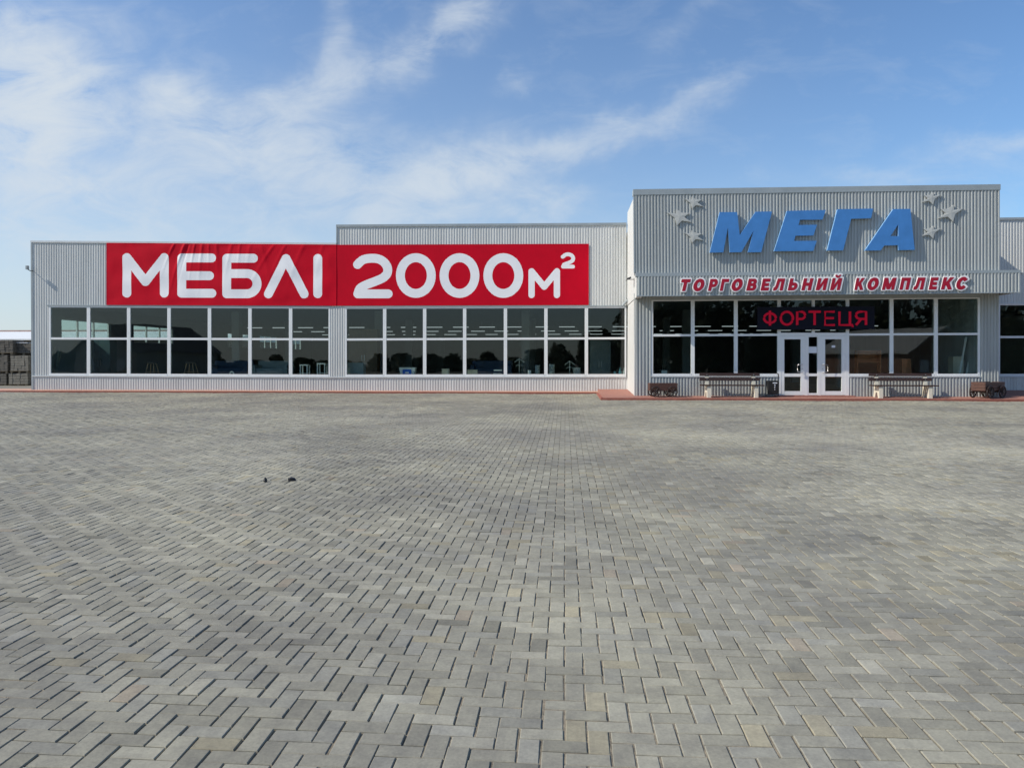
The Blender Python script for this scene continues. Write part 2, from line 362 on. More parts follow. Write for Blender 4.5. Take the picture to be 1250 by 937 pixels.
    dz = -0.0072 + sum(a * np.sin(p * A + q * B + r) for a, p, q, r in ((.0024, 2.9, 1.1, .3), (.003, -1.3, 2.6, 1.9), (.0014, 4.1, -2.2, 4.0), (.007, .9, .7, 2.2))) + 0.0018 * np.sin(A * 1.9 + np.sin(B * 1.3) * 2) * np.sin(B * 1.1 + .6) + rng.normal(0, 0.0011, A.shape)
    vs = np.stack([A, B, SL * (B - YK) + dz], -1).reshape(-1, 3).tolist(); k = len(gy_)
    tag(MB().add(vs, [(i * k + j, (i + 1) * k + j, (i + 1) * k + j + 1, i * k + j + 1) for i in range(len(gx_) - 1) for j in range(k - 1)]).build('paving_bed', bed), kind='structure')
build_pavers()

# red paving strips along the building
YL, YM, YF, YU = 32.6, 29.1, 28.1, 28.3
XS = 1.38
def zpl(Y): return 0.062 + 0.034 * (Y - YK)
def zls(Y): return 0.10 + 0.06 * (Y - 32.0)
def build_strips():
    s = MB(); s.add([(-32, 32.09, zls(32.09)), (XS, 32.09, zls(32.09)), (XS, 33.0, zls(33)), (-32, 33.0, zls(33)),
                     (-32, 32.09, -.1), (XS, 32.09, -.1), (XS, 33.0, -.1), (-32, 33.0, -.1)], [(0, 1, 2, 3), (4, 5, 1, 0), (5, 6, 2, 1), (7, 4, 0, 3)])
    tag(s.build('footpath', M_PINKPAVE), kind='structure')
    s = MB(); s.lohi((-32, 32.0, -.1), (XS - 0.09, 32.085, 0.112)); tag(s.build('kerb', M_REDKERB), kind='structure')
    s = MB(); a, b = 27.99, 33.0
    s.add([(XS + .002, a, zpl(a)), (30, a, zpl(a)), (30, b, zpl(b)), (XS + .002, b, zpl(b)), (XS + .002, a, -.1), (30, a, -.1), (30, b, -.1), (XS + .002, b, -.1)],
          [(0, 1, 2, 3), (4, 5, 1, 0), (5, 6, 2, 1), (7, 4, 0, 3)])
    tag(s.build('footpath', M_REDPAVE), kind='structure')
    s = MB(); s.lohi((XS, 27.9, -.1), (30, 27.985, 0.072)); s.lohi((XS - 0.085, 27.9, -.1), (XS - 0.002, 32.0, 0.085))
    tag(s.build('kerb', M_REDKERB), kind='structure')
build_strips()

# ------------------------------------------------------------------ the shopping complex
BLD = tag(empty('shopping_centre', (0, 33, 0)), 'long grey corrugated metal shopping complex with big white framed windows and a taller entrance block', 'building')

def rib_panel(TL, TR, BR, BL, n, per=0.115, dep=0.018, back=0.2, mb=None, prof_=(0.27, 0.43, 0.86)):
    """trapezoid-ribbed sheet over a solid wall core"""
    mb = mb or MB(); n = Vector(n); Ln = ((TR - TL).length + (BR - BL).length) / 2
    prof = []; k = max(1, round(Ln / per)); p = Ln / k
    for i in range(k):
        for f, o in ((0.0, 0.004), (prof_[0], 0.004), (prof_[1], dep), (prof_[2], dep)):
            prof.append(((i + f) * p / Ln, o))
    prof.append((1.0, 0.004))
    vs = []
    for s, o in prof: vs += [BL.lerp(BR, s) + n * o, TL.lerp(TR, s) + n * o]
    mb.add(vs, [(2 * i, 2 * i + 2, 2 * i + 3, 2 * i + 1) for i in range(len(prof) - 1)])
    q = [BL, BR, TR, TL]; mb.hexa(q + [a - n * back for a in q])
    return mb
def wall(pts, Y, mat, name='wall_cladding', back=0.2):
    """pts: TL, TR, BR, BL in photograph pixels on the facade at depth Y"""
    q = [at(x, y, Y) for x, y in pts]
    k = dict(dep=.034, prof_=(0.36, 0.52, 0.90)) if mat is M_ENT else {}
    return rib_panel(*q, (0, -1, 0), back=back, **k).build(name, mat, BLD)
def bar(mb, pts, Y, y0, y1, m=0):
    TL, TR, BR, BL = [at(x, y, Y) for x, y in pts]
    fr = [Vector((p.x, Y + y0, p.z)) for p in (BL, BR, TR, TL)]; bk = [Vector((p.x, Y + y1, p.z)) for p in (BL, BR, TR, TL)]
    mb.hexa(fr + bk, m)
def trim(pts, Y, y0, y1, mat, name='flashing'):
    mb = MB(); bar(mb, pts, Y, y0, y1); return mb.build(name, mat, BLD)

# line families of the facade in the photograph
Lroof = line(38, 294.6, 410, 297.4); Mroof = line(411, 275.0, 765, 272.6)
Lhead = line(60, 373.6, 403, 375.2); Mhead = line(421, 375.4, 765, 374.4)
Lrail = line(60, 412.9, 403, 414.0); Mrail = line(421, 414.2, 765, 412.6)
Lsill = line(38, 457.0, 411, 458.6); Msill = line(411, 458.6, 765, 458.0)
BASE = 480.5
# left wing
wall([(38.6, Lroof(38)), (60, Lroof(60)), (60, Lsill(60) + 2.3), (39.6, Lsill(39) + 2.3)], YL, M_WING)
wall([(60.05, Lroof(60)), (411, Lroof(411)), (411, Lhead(411)), (60.05, Lhead(60))], YL, M_WING)
wall([(403.3, Lhead(403)), (421.2, Lhead(421)), (421.2, Msill(421) + 2.3), (403.3, Lsill(403) + 2.3)], YL, M_WING)
wall([(411.05, Mroof(411)), (764.9, Mroof(765)), (764.9, Mhead(765)), (411.05, Mhead(411))], YL, M_WING)
wall([(39.6, Lsill(39) + 2.5), (411, Lsill(411) + 2.5), (411, BASE), (39.8, BASE)], YL, M_WING, 'wall_skirt')
wall([(411.05, Msill(411) + 2.5), (767, Msill(767) + 2.5), (767, BASE), (411.05, BASE)], YL, M_WING, 'wall_skirt')
trim([(37.9, Lroof(38) - .8), (410.8, Lroof(411) - .8), (410.8, Lroof(411) + 1.6), (37.9, Lroof(38) + 1.6)], YL, -0.05, 0.3, M_FLASHW, 'parapet_cap')
trim([(410.6, Mroof(411) - .6), (764.9, Mroof(765) - .6), (764.9, Mroof(765) + 2.4), (410.6, Mroof(411) + 2.4)], YL, -0.05, 0.3, M_FLASH, 'parapet_cap')
trim([(38.0, Lroof(38) + 2), (40.2, Lroof(40) + 2), (41.4, BASE - .6), (39.0, BASE - .6)], YL, -0.035, 0.06, M_FLASH, 'corner_trim')
trim([(410.6, Mroof(411) + 2.6), (412.2, Mroof(412) + 2.6), (412.2, 297.5), (410.6, 297.5)], YL, -0.035, 0.02, M_FLASH, 'corner_trim')
trim([(57.8, Lhead(58) - 1.6), (404, Lhead(404) - 1.6), (404, Lhead(404) - .1), (57.8, Lhead(58) - .1)], YL, -0.045, 0.02, M_FLASH, 'window_head_flashing')
trim([(420, Mhead(420) - 1.6), (764.5, Mhead(765) - 1.6), (764.5, Mhead(765) - .1), (420, Mhead(420) - .1)], YL, -0.045, 0.02, M_FLASH, 'window_head_flashing')
trim([(39.9, Lsill(39) + 1.1), (411, Lsill(411) + 1.1), (411, Lsill(411) + 2.45), (39.9, Lsill(39) + 2.45)], YL, -0.05, -0.021, M_FLASHW, 'sill_flashing')
trim([(411.05, Msill(411) + 1.1), (764.6, Msill(765) + 1.1), (764.6, Msill(765) + 2.45), (411.05, Msill(411) + 2.45)], YL, -0.05, -0.021, M_FLASHW, 'sill_flashing')

def window(x0, x1, head, rail, sill, Y, fl=2.0, fr=2.0, foot=None):
    """one bay: white frame with a transom; both panes are its child"""
    mb = MB(); t = 1.7; a, b = -0.018, 0.07
    H0, H1, S0, S1 = head(x0), head(x1), sill(x0) + 1.0, sill(x1) + 1.0
    bar(mb, [(x0, H0), (x0 + fl, H0), (x0 + fl, S0), (x0, S0)], Y, a, b)
    bar(mb, [(x1 - fr, H1), (x1, H1), (x1, S1), (x1 - fr, S1)], Y, a, b)
    e0, e1 = x0 + fl + .01, x1 - fr - .01
    bar(mb, [(e0, H0), (e1, H1), (e1, H1 + 1.5), (e0, H0 + 1.5)], Y, a + .004, b)
    bar(mb, [(e0, rail(e0) - 1.2), (e1, rail(e1) - 1.2), (e1, rail(e1) + 1.4), (e0, rail(e0) + 1.4)], Y, a + .004, b)
    bar(mb, [(e0, S0 - 2.6), (e1, S1 - 2.6), (e1, S1), (e0, S0)], Y, a - .006, b)
    w = mb.build('window', M_PVC, BLD)
    g = MB()
    bar(g, [(e0, H0 + 1.5), (e1, H1 + 1.5), (e1, rail(e1) - 1.2), (e0, rail(e0) - 1.2)], Y, 0.022, 0.034)
    bar(g, [(e0, rail(e0) + 1.4), (e1, rail(e1) + 1.4), (e1, S1 - 2.6), (e0, S0 - 2.6)], Y, 0.022, 0.034)
    g.build('pane', M_GLASS, w)
    return w
for xs, hd, rl, sl in (([60, 108.2, 157.2, 206.4, 255.8, 305.2, 354.8, 403.2], Lhead, Lrail, Lsill),
                       ([421.3, 469.6, 518.4, 567.2, 617.0, 666.4, 715.8, 764.6], Mhead, Mrail, Msill)):
    for a, b in zip(xs[:-1], xs[1:]): window(a + .02, b - .02, hd, rl, sl, YL)

# entrance block, lower wall
EH = line(795, 366.2, 1190, 363.0); ER = line(795, 409.2, 1190, 407.4); ES = line(795, 457.6, 1195, 457.6)
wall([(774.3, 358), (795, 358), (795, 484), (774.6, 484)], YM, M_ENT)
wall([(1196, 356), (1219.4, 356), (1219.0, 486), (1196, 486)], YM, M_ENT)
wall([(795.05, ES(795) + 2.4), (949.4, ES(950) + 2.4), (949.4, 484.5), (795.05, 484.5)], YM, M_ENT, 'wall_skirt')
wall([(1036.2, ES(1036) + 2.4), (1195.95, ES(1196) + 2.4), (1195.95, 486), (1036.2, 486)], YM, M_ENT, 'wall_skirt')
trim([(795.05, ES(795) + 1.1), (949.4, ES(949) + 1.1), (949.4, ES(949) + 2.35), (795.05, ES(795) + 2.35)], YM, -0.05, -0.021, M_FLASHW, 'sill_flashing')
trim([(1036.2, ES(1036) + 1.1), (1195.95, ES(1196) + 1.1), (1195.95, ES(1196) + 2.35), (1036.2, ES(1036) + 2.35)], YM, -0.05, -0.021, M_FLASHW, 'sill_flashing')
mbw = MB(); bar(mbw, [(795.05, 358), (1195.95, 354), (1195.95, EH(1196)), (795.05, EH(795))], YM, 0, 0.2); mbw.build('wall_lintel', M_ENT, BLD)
for a, b in zip([795, 845.6, 898.2, 951.2], [845.6, 898.2, 951.2]): window(a + .02, b - .02, EH, ER, ES, YM, 2.2, 2.2)
for a, b in zip([1034.2, 1088.2, 1142.4, 1195.9], [1088.2, 1142.4, 1195.9]): window(a + .02, b - .02, EH, ER, ES, YM, 2.2, 2.2)
def fanlight(x0, x1):
    mb = MB(); d = line(951, 406.4, 1034, 405.6)
    for a, b in ((x0, x0 + 1.7), (x1 - 1.7, x1)):
        bar(mb, [(a, EH(a)), (b, EH(b)), (b, d(b)), (a, d(a))], YM, -.018, .07)
    bar(mb, [(x0 + 1.71, EH(x0)), (x1 - 1.71, EH(x1)), (x1 - 1.71, EH(x1) + 1.6), (x0 + 1.71, EH(x0) + 1.6)], YM, -.014, .07)
    w = mb.build('fanlight', M_PVC, BLD); g = MB()
    bar(g, [(x0 + 1.7, EH(x0) + 1.6), (x1 - 1.7, EH(x1) + 1.6), (x1 - 1.7, d(x1)), (x0 + 1.7, d(x0))], YM, .022, .034); g.build('pane', M_GLASS, w)
fanlight(951.25, 992.7); fanlight(992.75, 1034.15)
# doors
def rect(x0, y0, x1, y1): return [(x0, y0), (x1, y0), (x1, y1), (x0, y1)]
mb = MB(); DB = 482.4
bar(mb, rect(949.5, 406.0, 1036.1, 409.6), YM, -.03, .08)
bar(mb, rect(949.5, 409.62, 953.4, DB), YM, -.03, .08); bar(mb, rect(1031.6, 409.62, 1036.1, DB), YM, -.03, .08)
bar(mb, rect(982.6, 409.62, 985.6, DB), YM, -.028, .08); bar(mb, rect(998.6, 409.62, 1001.6, DB), YM, -.028, .08)
mb.build('door_frame', M_PVC, BLD)
def door_leaf(x0, x1, gx0, gx1, name, y=(409.8, 414.0, 455.8, 459.6, 477.2), o=-.024):
    mb = MB(); D = DB - .4
    bar(mb, rect(x0, y[0], gx0, D), YM, o, .06); bar(mb, rect(gx1, y[0], x1, D), YM, o, .06)
    for a, b in ((y[0], y[1]), (y[2], y[3]), (y[4], D)): bar(mb, rect(gx0 + .01, a, gx1 - .01, b), YM, o + .003, .06)
    d = mb.build(name, M_PVC, BLD); g = MB()
    bar(g, rect(gx0, y[1], gx1, y[2]), YM, .015, .027); bar(g, rect(gx0, y[3], gx1, y[4]), YM, .015, .027); g.build('pane', M_GLASS, d)
    return d
dl = door_leaf(953.5, 982.5, 957.2, 977.4, 'door'); dr = door_leaf(1001.7, 1031.5, 1007.0, 1027.2, 'door')
door_leaf(985.65, 998.55, 986.9, 997.6, 'side_light', (409.8, 411.2, 455.8, 459.0, 479.6))
for d, xa, xb in ((dl, 979.6, 973.6), (dr, 1004.2, 1010.4)):
    mb = MB(); p = [at(xa, 444.6, YM - .04), at(xa, 444.6, YM - .10), at(xb, 445.2, YM - .12), at(xb, 453.6, YM - .12), at(xa, 454.4, YM - .10), at(xa, 454.4, YM - .04)]
    mb.tube(p, .016, 8); mb.build('handle', M_STEEL, d, smooth=True)
    mb = MB(); c = at(xa, 450, YM - .036); mb.lathe([(.02, -.012), (.02, .012)], c, 12, axis='Y'); mb.build('lock', M_STEEL, d)
mb = MB(); a, b = at(945, 482, YM), at(1040, 482, YM); mb.lohi((a.x, YM - .35, zpl(YM) - .05), (b.x, YM + .2, zpl(YM) + .035)); mb.build('doorstep', M_REDPAVE, BLD)

# entrance block, upper volume
XL, XR = 2.62, at(1220.4, 300, YU).x
FXR = at(1245.2, 345, YF).x
ZT0, ZT1 = at(773, 231.5, YU).z, at(1220, 225.4, YU).z
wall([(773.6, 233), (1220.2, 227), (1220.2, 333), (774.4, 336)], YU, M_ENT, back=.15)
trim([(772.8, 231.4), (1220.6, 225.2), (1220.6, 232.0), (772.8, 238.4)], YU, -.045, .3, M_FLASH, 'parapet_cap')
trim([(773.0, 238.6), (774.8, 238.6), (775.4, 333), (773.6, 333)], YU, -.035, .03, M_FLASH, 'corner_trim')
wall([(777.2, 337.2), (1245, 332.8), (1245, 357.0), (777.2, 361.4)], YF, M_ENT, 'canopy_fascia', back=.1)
trim([(776.2, 333.4), (1245.3, 329.6), (1245.3, 333.0), (776.2, 337.6)], YF, -.035, .3, M_FLASH, 'canopy_flashing')
trim([(777, 360.4), (1245.2, 356.0), (1245.2, 357.5), (777, 361.9)], YF, -.03, .02, M_FLASH, 'canopy_drip_edge')
zs0 = at(777, 361.2, YF).z; zs1 = at(1245, 357.0, YF).z
mb = MB()
sz = zs1 + .05
mb.lohi((XL + .03, YF + .11, sz), (FXR - .02, YM + .6, sz + .08)); mb.build('soffit', M_SOFFIT, BLD)
mb = MB(); q = [Vector((FXR - .02, YF + .1, zs1)), Vector((FXR - .02, YL - .05, zs1)), Vector((FXR - .02, YL - .05, zs1 + .8)), Vector((FXR - .02, YF + .1, zs1 + .8))]
mb.hexa(q + [a - Vector((.1, 0, 0)) for a in q]); mb.build('canopy_end', M_ENT, BLD)
mb = MB(); mb.lohi((XR - .25, YM + .61, sz), (FXR - .13, YL - .05, sz + .08)); mb.build('soffit', M_SOFFIT, BLD)
mb = MB(); mb.lohi((XR, YF + .31, zs1 + .68), (FXR - .02, YL - .05, zs1 + .78)); mb.build('canopy_roof', M_FLASH, BLD)
# return walls facing left
zl0 = at(777, 361.6, YF).z
q = [Vector((XL, YL + .1, ZT0 + .01)), Vector((XL, YU + .02, ZT0 + .01)), Vector((XL, YU + .02, zl0)), Vector((XL, YL + .1, zl0))]
rib_panel(*q, (-1, 0, 0), dep=.012).build('return_wall', M_RET, BLD)
q = [Vector((XL + .02, YL + .1, zl0 - .01)), Vector((XL + .02, YM + .21, zl0 - .01)), Vector((XL + .02, YM + .21, -.02)), Vector((XL + .02, YL + .1, -.02))]
rib_panel(*q, (-1, 0, 0), dep=.010).build('return_wall', M_RET, BLD)
mb = MB(); mb.lohi((XL - .012, YM - .022, .02), (XL + .03, YM + .20, zl0 - .01)); mb.build('corner_trim', M_RET, BLD)
mb = MB(); mb.lohi((XL - .016, YF + .02, zl0), (XL + .06, YU - .05, zl0 + .85)); mb.build('canopy_end', M_RET, BLD)
q = [Vector((XR, YU + .16, ZT1)), Vector((XR, 45, ZT1)), Vector((XR, 45, zs1 + .2)), Vector((XR, YU + .16, zs1 + .2))]
mb = MB(); mb.hexa(q + [a - Vector((.15, 0, 0)) for a in q]); mb.build('return_wall', M_ENT, BLD)
q = [Vector((XR - .1, YM + .21, zs1)), Vector((XR - .1, YL, zs1)), Vector((XR - .1, YL, 0)), Vector((XR - .1, YM + .21, 0))]
mb = MB(); mb.hexa(q + [a - Vector((.2, 0, 0)) for a in q]); mb.build('return_wall', M_ENT, BLD)
mb = MB(); mb.lohi((XL + .2, YU + .2, ZT0 - .5), (XR - .2, 45, ZT0 - .35)); mb.build('roof', M_ROOF, BLD)
mb = MB(); mb.lohi((XL, 45.01, 4), (XR, 45.2, ZT0)); mb.build('wall_rear', M_ENT, BLD)
# right wing
RROOF = lambda x: 266.8 - (x - 1222) * .012; RH = lambda x: 371.0; RR = lambda x: 411.2 - (x - 1220) * .002; RS = lambda x: 457.8
wall([(1200, RROOF(1200)), (1460, RROOF(1460)), (1460, RH(1250)), (1200, RH(1250))], YL, M_WING)
wall([(1200, 460.3), (1460, 460.3), (1460, BASE), (1200, BASE)], YL, M_WING, 'wall_skirt')
trim([(1200, RROOF(1200) - 1), (1460, RROOF(1460) - 1), (1460, RROOF(1460) + 2), (1200, RROOF(1200) + 2)], YL, -.05, .3, M_FLASH, 'parapet_cap')
trim([(1200, 333.2), (1460, 331), (1460, 332.2), (1200, 334.4)], YL, -.03, -.005, M_FLASH, 'flashing')
trim([(1200, 369.6), (1460, 369.6), (1460, 370.95), (1200, 370.95)], YL, -.045, .02, M_FLASHW, 'window_head_flashing')
trim([(1200, 458.9), (1460, 458.9), (1460, 460.25), (1200, 460.25)], YL, -.05, -.021, M_FLASHW, 'sill_flashing')
for a in (1218.5, 1266, 1314, 1362, 1410): window(a, a + 47.6, RH, RR, RS, YL)
# shell and interior
XW = at(39.2, 380, YL).x; XE = at(1460, 380, YL).x; YB = 70.0; ZR = 5.3
def leftwall():
    mb = MB(); z0, z1 = 2.42, 3.42; cuts = [(34.3, 38.2), (40.3, 44.6), (52.0, 55.9), (57.6, 61.3), (63.4, 67)]
    mb.lohi((XW, YL + .21, 0), (XW + .2, YB, z0)); mb.lohi((XW, YL + .21, z1), (XW + .2, YB, at(38, Lroof(38), YL).z - .05)); e = YL + .21
    for a, b in cuts: mb.lohi((XW + .002, e, z0), (XW + .198, a, z1)); e = b
    mb.lohi((XW + .002, e, z0), (XW + .198, YB, z1)); mb.build('wall_end', M_IN_WALL, BLD)
    for a, b in cuts:
        f = MB(); k = 3
        f.lohi((XW + .05, a, z0), (XW + .13, b, z0 + .06)); f.lohi((XW + .05, a, z1 - .06), (XW + .13, b, z1))
        for i in range(k + 1):
            c = lerp(a + .04, b - .04, i / k); f.lohi((XW + .052, c - .04, z0 + .06), (XW + .128, c + .04, z1 - .06))
        w = f.build('window', M_PVC, BLD)
        g = MB(); g.lohi((XW + .085, a, z0 + .06), (XW + .095, b, z1 - .06)); g.build('pane', M_GLASS, w)
leftwall()
mb = MB(); mb.lohi((XW + .2, YB - .2, .1), (XE, YB, 5.5)); mb.build('wall_rear', M_IN_WALL, BLD)
mb = MB(); mb.lohi((XE - .2, YL + .2, 0), (XE, YB - .21, 6.8)); mb.build('wall_end', M_WING, BLD)
mb = MB(); mb.lohi((XW + .2, YL + .201, 0), (XE - .21, YB - .21, .15)); mb.lohi((XL + .25, YM + .201, 0), (XR - .31, YL + .2, .15)); mb.build('floor', M_IN_FLOOR, BLD)
mb = MB(); mb.lohi((XW + .21, YL + .201, 3.95), (XE - .21, YB - .21, 4.1)); mb.lohi((XL + .25, YM + .201, 3.95), (XR - .31, YL + .2, 4.1)); mb.build('ceiling', M_IN_CEIL, BLD)
mb = MB(); mb.lohi((XW + .21, YL + .31, ZR), (XL - .05, YB - .21, ZR + .15)); mb.lohi((XR + .05, YL + .31, ZR), (XE - .21, YB - .21, ZR + .15)); mb.lohi((XL - .04, 45.21, ZR), (XR + .04, YB - .21, ZR + .15)); mb.build('roof', M_ROOF, BLD)
# display ledges behind the glass
LEDGE = at(300, 458.5, YL).z - .07; LEDGE_E = at(850, 457.6, YM).z - .07
mb = MB(); mb.lohi((XW + .21, YL + .205, LEDGE - .05), (XL - .05, YL + 1.5, LEDGE)); mb.lohi((XL + .3, YM + .205, LEDGE_E - .05), (at(948, 450, YM).x, YM + 1.5, LEDGE_E))
mb.lohi((at(1037, 450, YM).x, YM + .205, LEDGE_E - .05), (XR - .35, YM + 1.5, LEDGE_E)); mb.build('display_ledge', M_IN_WALL, BLD)
# square columns inside
for x in (-17, -9.5, -2, 6, 13.5):
    for y in (38.5, 46, 58):
        mb = MB(); mb.lohi((x - .2, y - .2, .15), (x + .2, y + .2, 3.95)); mb.build('column', M_IN_WALL, BLD)

# ------------------------------------------------------------------ banners (printed cloth)
def cap(P, a, b, r):
    a = np.array(a, float); b = np.array(b, float); d = b - a; L2 = max(1e-9, (d * d).sum())
    t = np.clip(((P - a) @ d) / L2, 0, 1); q = P - (a + t[:, None] * d)
    return np.sqrt((q * q).sum(1)) - r
def path_sdf(P, pts, r):
    s = np.full(len(P), 1e3)
    lo = np.min(pts, 0) - r - 3; hi = np.max(pts, 0) + r + 3
    k = np.where(np.all((P > lo) & (P < hi), 1))[0]
    if len(k):
        Q = P[k]; t = np.full(len(k), 1e3)
        for a, b in zip(pts[:-1], pts[1:]): t = np.minimum(t, cap(Q, a, b, r))
        s[k] = t
    return s
def smooth(pts, n=8):
    p = [np.array(q, float) for q in pts]; p = [2 * p[0] - p[1]] + p + [2 * p[-1] - p[-2]]; out = []
    for i in range(1, len(p) - 2):
        for k in range(n):
            t = k / n; a, b, c, d = p[i - 1:i + 3]
            out.append(.5 * (2 * b + (c - a) * t + (2 * a - 5 * b + 4 * c - d) * t * t + (3 * b - a - 3 * c + d) * t ** 3))
    out.append(p[-2]); return [tuple(q) for q in out]
def ellipse(cx, cy, rx, ry, n=40, a0=0, a1=360):
    return [(cx + rx * math.cos(R(lerp(a0, a1, i / n))), cy + ry * math.sin(R(lerp(a0, a1, i / n)))) for i in range(n + 1)]
def banner(corners, strokes, Y, wrinkle, label, res=0.55, name='banner'):
    """printed sheet: a fine grid whose vertices are snapped to the outline of the lettering"""
    (ax, ay), (bx, by), (cx_, cy_), (dx, dy) = corners
    nx = int((bx - ax) / res); ny = int((dy - ay) / res)
    U, Vv = np.meshgrid(np.linspace(0, 1, nx + 1), np.linspace(0, 1, ny + 1), indexing='ij'); U = U.ravel(); Vv = Vv.ravel()
    X = ax + (bx - ax) * U
    Yp = (1 - Vv) * (ay + (by - ay) * U) + Vv * (dy + (cy_ - dy) * U)
    P = np.stack([X, Yp], 1)
    def sdf(P):
        s = np.full(len(P), 1e3)
        for pts, r in strokes: s = np.minimum(s, path_sdf(P, pts, r))
        return s
    s = sdf(P); e = 0.05
    near = np.where(np.abs(s) < 0.6 * res)[0]
    edge = (U < 1e-6) | (U > 1 - 1e-6) | (Vv < 1e-6) | (Vv > 1 - 1e-6); near = near[~edge[near]]
    for _ in range(2):
        Q = P[near]; sn = sdf(Q)
        gx = (sdf(Q + [e, 0]) - sdf(Q - [e, 0])) / (2 * e); gy = (sdf(Q + [0, e]) - sdf(Q - [0, e])) / (2 * e)
        g = np.maximum(np.sqrt(gx * gx + gy * gy), .3)
        P[near] = Q - np.stack([gx / g, gy / g], 1) * np.clip(sn, -res * .7, res * .7)[:, None]
    d = CR @ Vector((0, 0, -1))
    Rm = np.array(CR); D = np.stack([(P[:, 0] - 625) / F, -(P[:, 1] - 468.5) / F, -np.ones(len(P))], 1) @ Rm.T
    t = Y / D[:, 1]
    W = np.stack([D[:, 0] * t, np.full(len(P), Y), EYE + D[:, 2] * t], 1)
    W[:, 1] -= wrinkle(P[:, 0], P[:, 1], U, Vv)
    idx = lambda i, j: i * (ny + 1) + j
    I, J = np.meshgrid(np.arange(nx), np.arange(ny), indexing='ij'); I = I.ravel(); J = J.ravel()
    Fq = np.stack([idx(I, J + 1), idx(I + 1, J + 1), idx(I + 1, J), idx(I, J)], 1)
    q4 = P[Fq]; ar = np.abs(np.sum(q4[:, :, 0] * np.roll(q4[:, :, 1], -1, 1) - np.roll(q4[:, :, 0], -1, 1) * q4[:, :, 1], 1)) / 2
    Fq = Fq[ar > 0.02 * res * res]
    white = sdf(P[Fq].mean(1)) < 0
    root = empty(name, tuple(W.mean(0) * [1, 1, 0] + [0, 0, W[:, 2].min()])); tag(root, label, 'banner', 'red furniture banners on the facade')
    def sub(faces, nm, mat):
        used, inv = np.unique(faces, return_inverse=True)
        me = bpy.data.meshes.new(nm); me.from_pydata(W[used].tolist(), [], inv.reshape(-1, 4).tolist()); me.materials.append(mat)
        o = bpy.data.objects.new(nm, me); COL.objects.link(o); attach(o, root)
    sub(Fq[~white], 'cloth', M_RED); sub(Fq[white], 'lettering', M_WHITE)
    # hem that gives the sheet its thickness
    TL, TR, BR, BL = [at(x, y, Y) for x, y in corners]; hm = MB()
    for a, b in ((TL, TR), (BL, BR), (TL, BL), (TR, BR)): hm.tube([a + Vector((0, .006, 0)), b + Vector((0, .006, 0))], .012, 6)
    hm.build('hem', M_RED, root)
    return root
rr = 5.4
S1 = [([(154.8, 357.7), (154.8, 314.4), (177.6, 343.6), (200.5, 314.4), (200.5, 357.7)], rr),
      ([(258.3, 314.9), (221.9, 314.9), (221.9, 357.9), (258.6, 357.9)], rr), ([(221.9, 336.5), (255.5, 336.5)], rr),
      ([(309.3, 315.2), (276.8, 315.2), (276.8, 358.5), (301.3, 358.5)] + ellipse(301.3, 346.2, 12.4, 12.3, 20, 90, -90) + [(276.8, 333.9)], rr),
      ([(327.7, 358.7), (349.1, 315.6), (371.2, 358.7)], rr), ([(387.9, 315.4), (387.9, 358.4)], rr)]
S2 = [(smooth([(436.4, 322.8), (443, 317.2), (452, 315.3), (461.5, 316), (468.8, 320), (473, 327), (472.4, 334), (467, 339.4), (458, 343.4), (447, 347.6), (439.6, 352), (436.8, 358.6)]), rr),
      ([(436.8, 358.6), (473.8, 358.6)], rr)]
for c in (507.6, 560.9, 614.4): S2.append((ellipse(c, 336.3, 18.9, 21.8), rr))
S2 += [([(648.9, 360), (648.9, 331.2), (664.3, 349.9), (679.8, 331.2), (679.8, 360)], 3.84),
       (smooth([(686.9, 313.4), (690.6, 310.9), (694.6, 310.5), (698.3, 312.3), (699.7, 315.4), (698.2, 318.6), (693.6, 321.0), (688.8, 322.8), (687.2, 325.4)]), 2.3), ([(687.2, 325.4), (699.4, 325.4)], 2.3)]
FOLDS = [(213, .5, 1.8, .030, 14), (226, .42, 2.0, .040, 26), (231, .35, 1.5, -.022, 18), (238, .2, 1.6, .026, 17), (247, .12, 2.0, .026, 22), (255, .02, 1.5, .018, 14),
         (264, -.05, 2.2, .020, 18), (283, .25, 2.4, .022, 20), (293, .1, 1.8, .020, 15), (306, .2, 2.6, .016, 16), (336, .75, 2.6, .018, 28), (350, .6, 2.2, .014, 22), (318, -.3, 3, .012, 30), (372, .5, 3, .014, 30), (395, .3, 2.5, .010, 25), (160, -.4, 4, .008, 30)]
def wr1(x, y, U, V):
    a = np.zeros_like(x); t = y - 297
    for x0, sl, wd, am, ln in FOLDS:
        a += am * np.exp(-((x - (x0 - sl * t + .004 * sl * t * t)) / wd) ** 2) * np.exp(-np.maximum(t, 0) / ln)
    b = 0.006 * np.sin(x * .11 + y * .06) + 0.004 * np.sin(x * .23 - y * .11 + 1) + .005 * np.sin(x * .05 + y * .2)
    fade = np.minimum(1, np.minimum(U, 1 - U) * 30) * np.minimum(1, np.minimum(V + .04, 1 - V) * 10)
    return (a + b) * fade
def wr2(x, y, U, V):
    return (.0025 * np.sin(x * .09 + y * .05) + .0015 * np.sin(x * .21 - y * .13)) * np.minimum(1, np.minimum(V, 1 - V) * 12)
banner([(130.2, 296.6), (410.3, 298.8), (410.3, 372.9), (130.2, 371.9)], S1, YL - .06, wr1, 'wrinkled red banner with white letters МЕБЛІ on the lower left wing')
banner([(410.9, 299.1), (718.4, 297.9), (718.4, 371.9), (410.9, 372.9)], S2, YL - .05, wr2, 'smooth red banner with white 2000м² beside the entrance block')

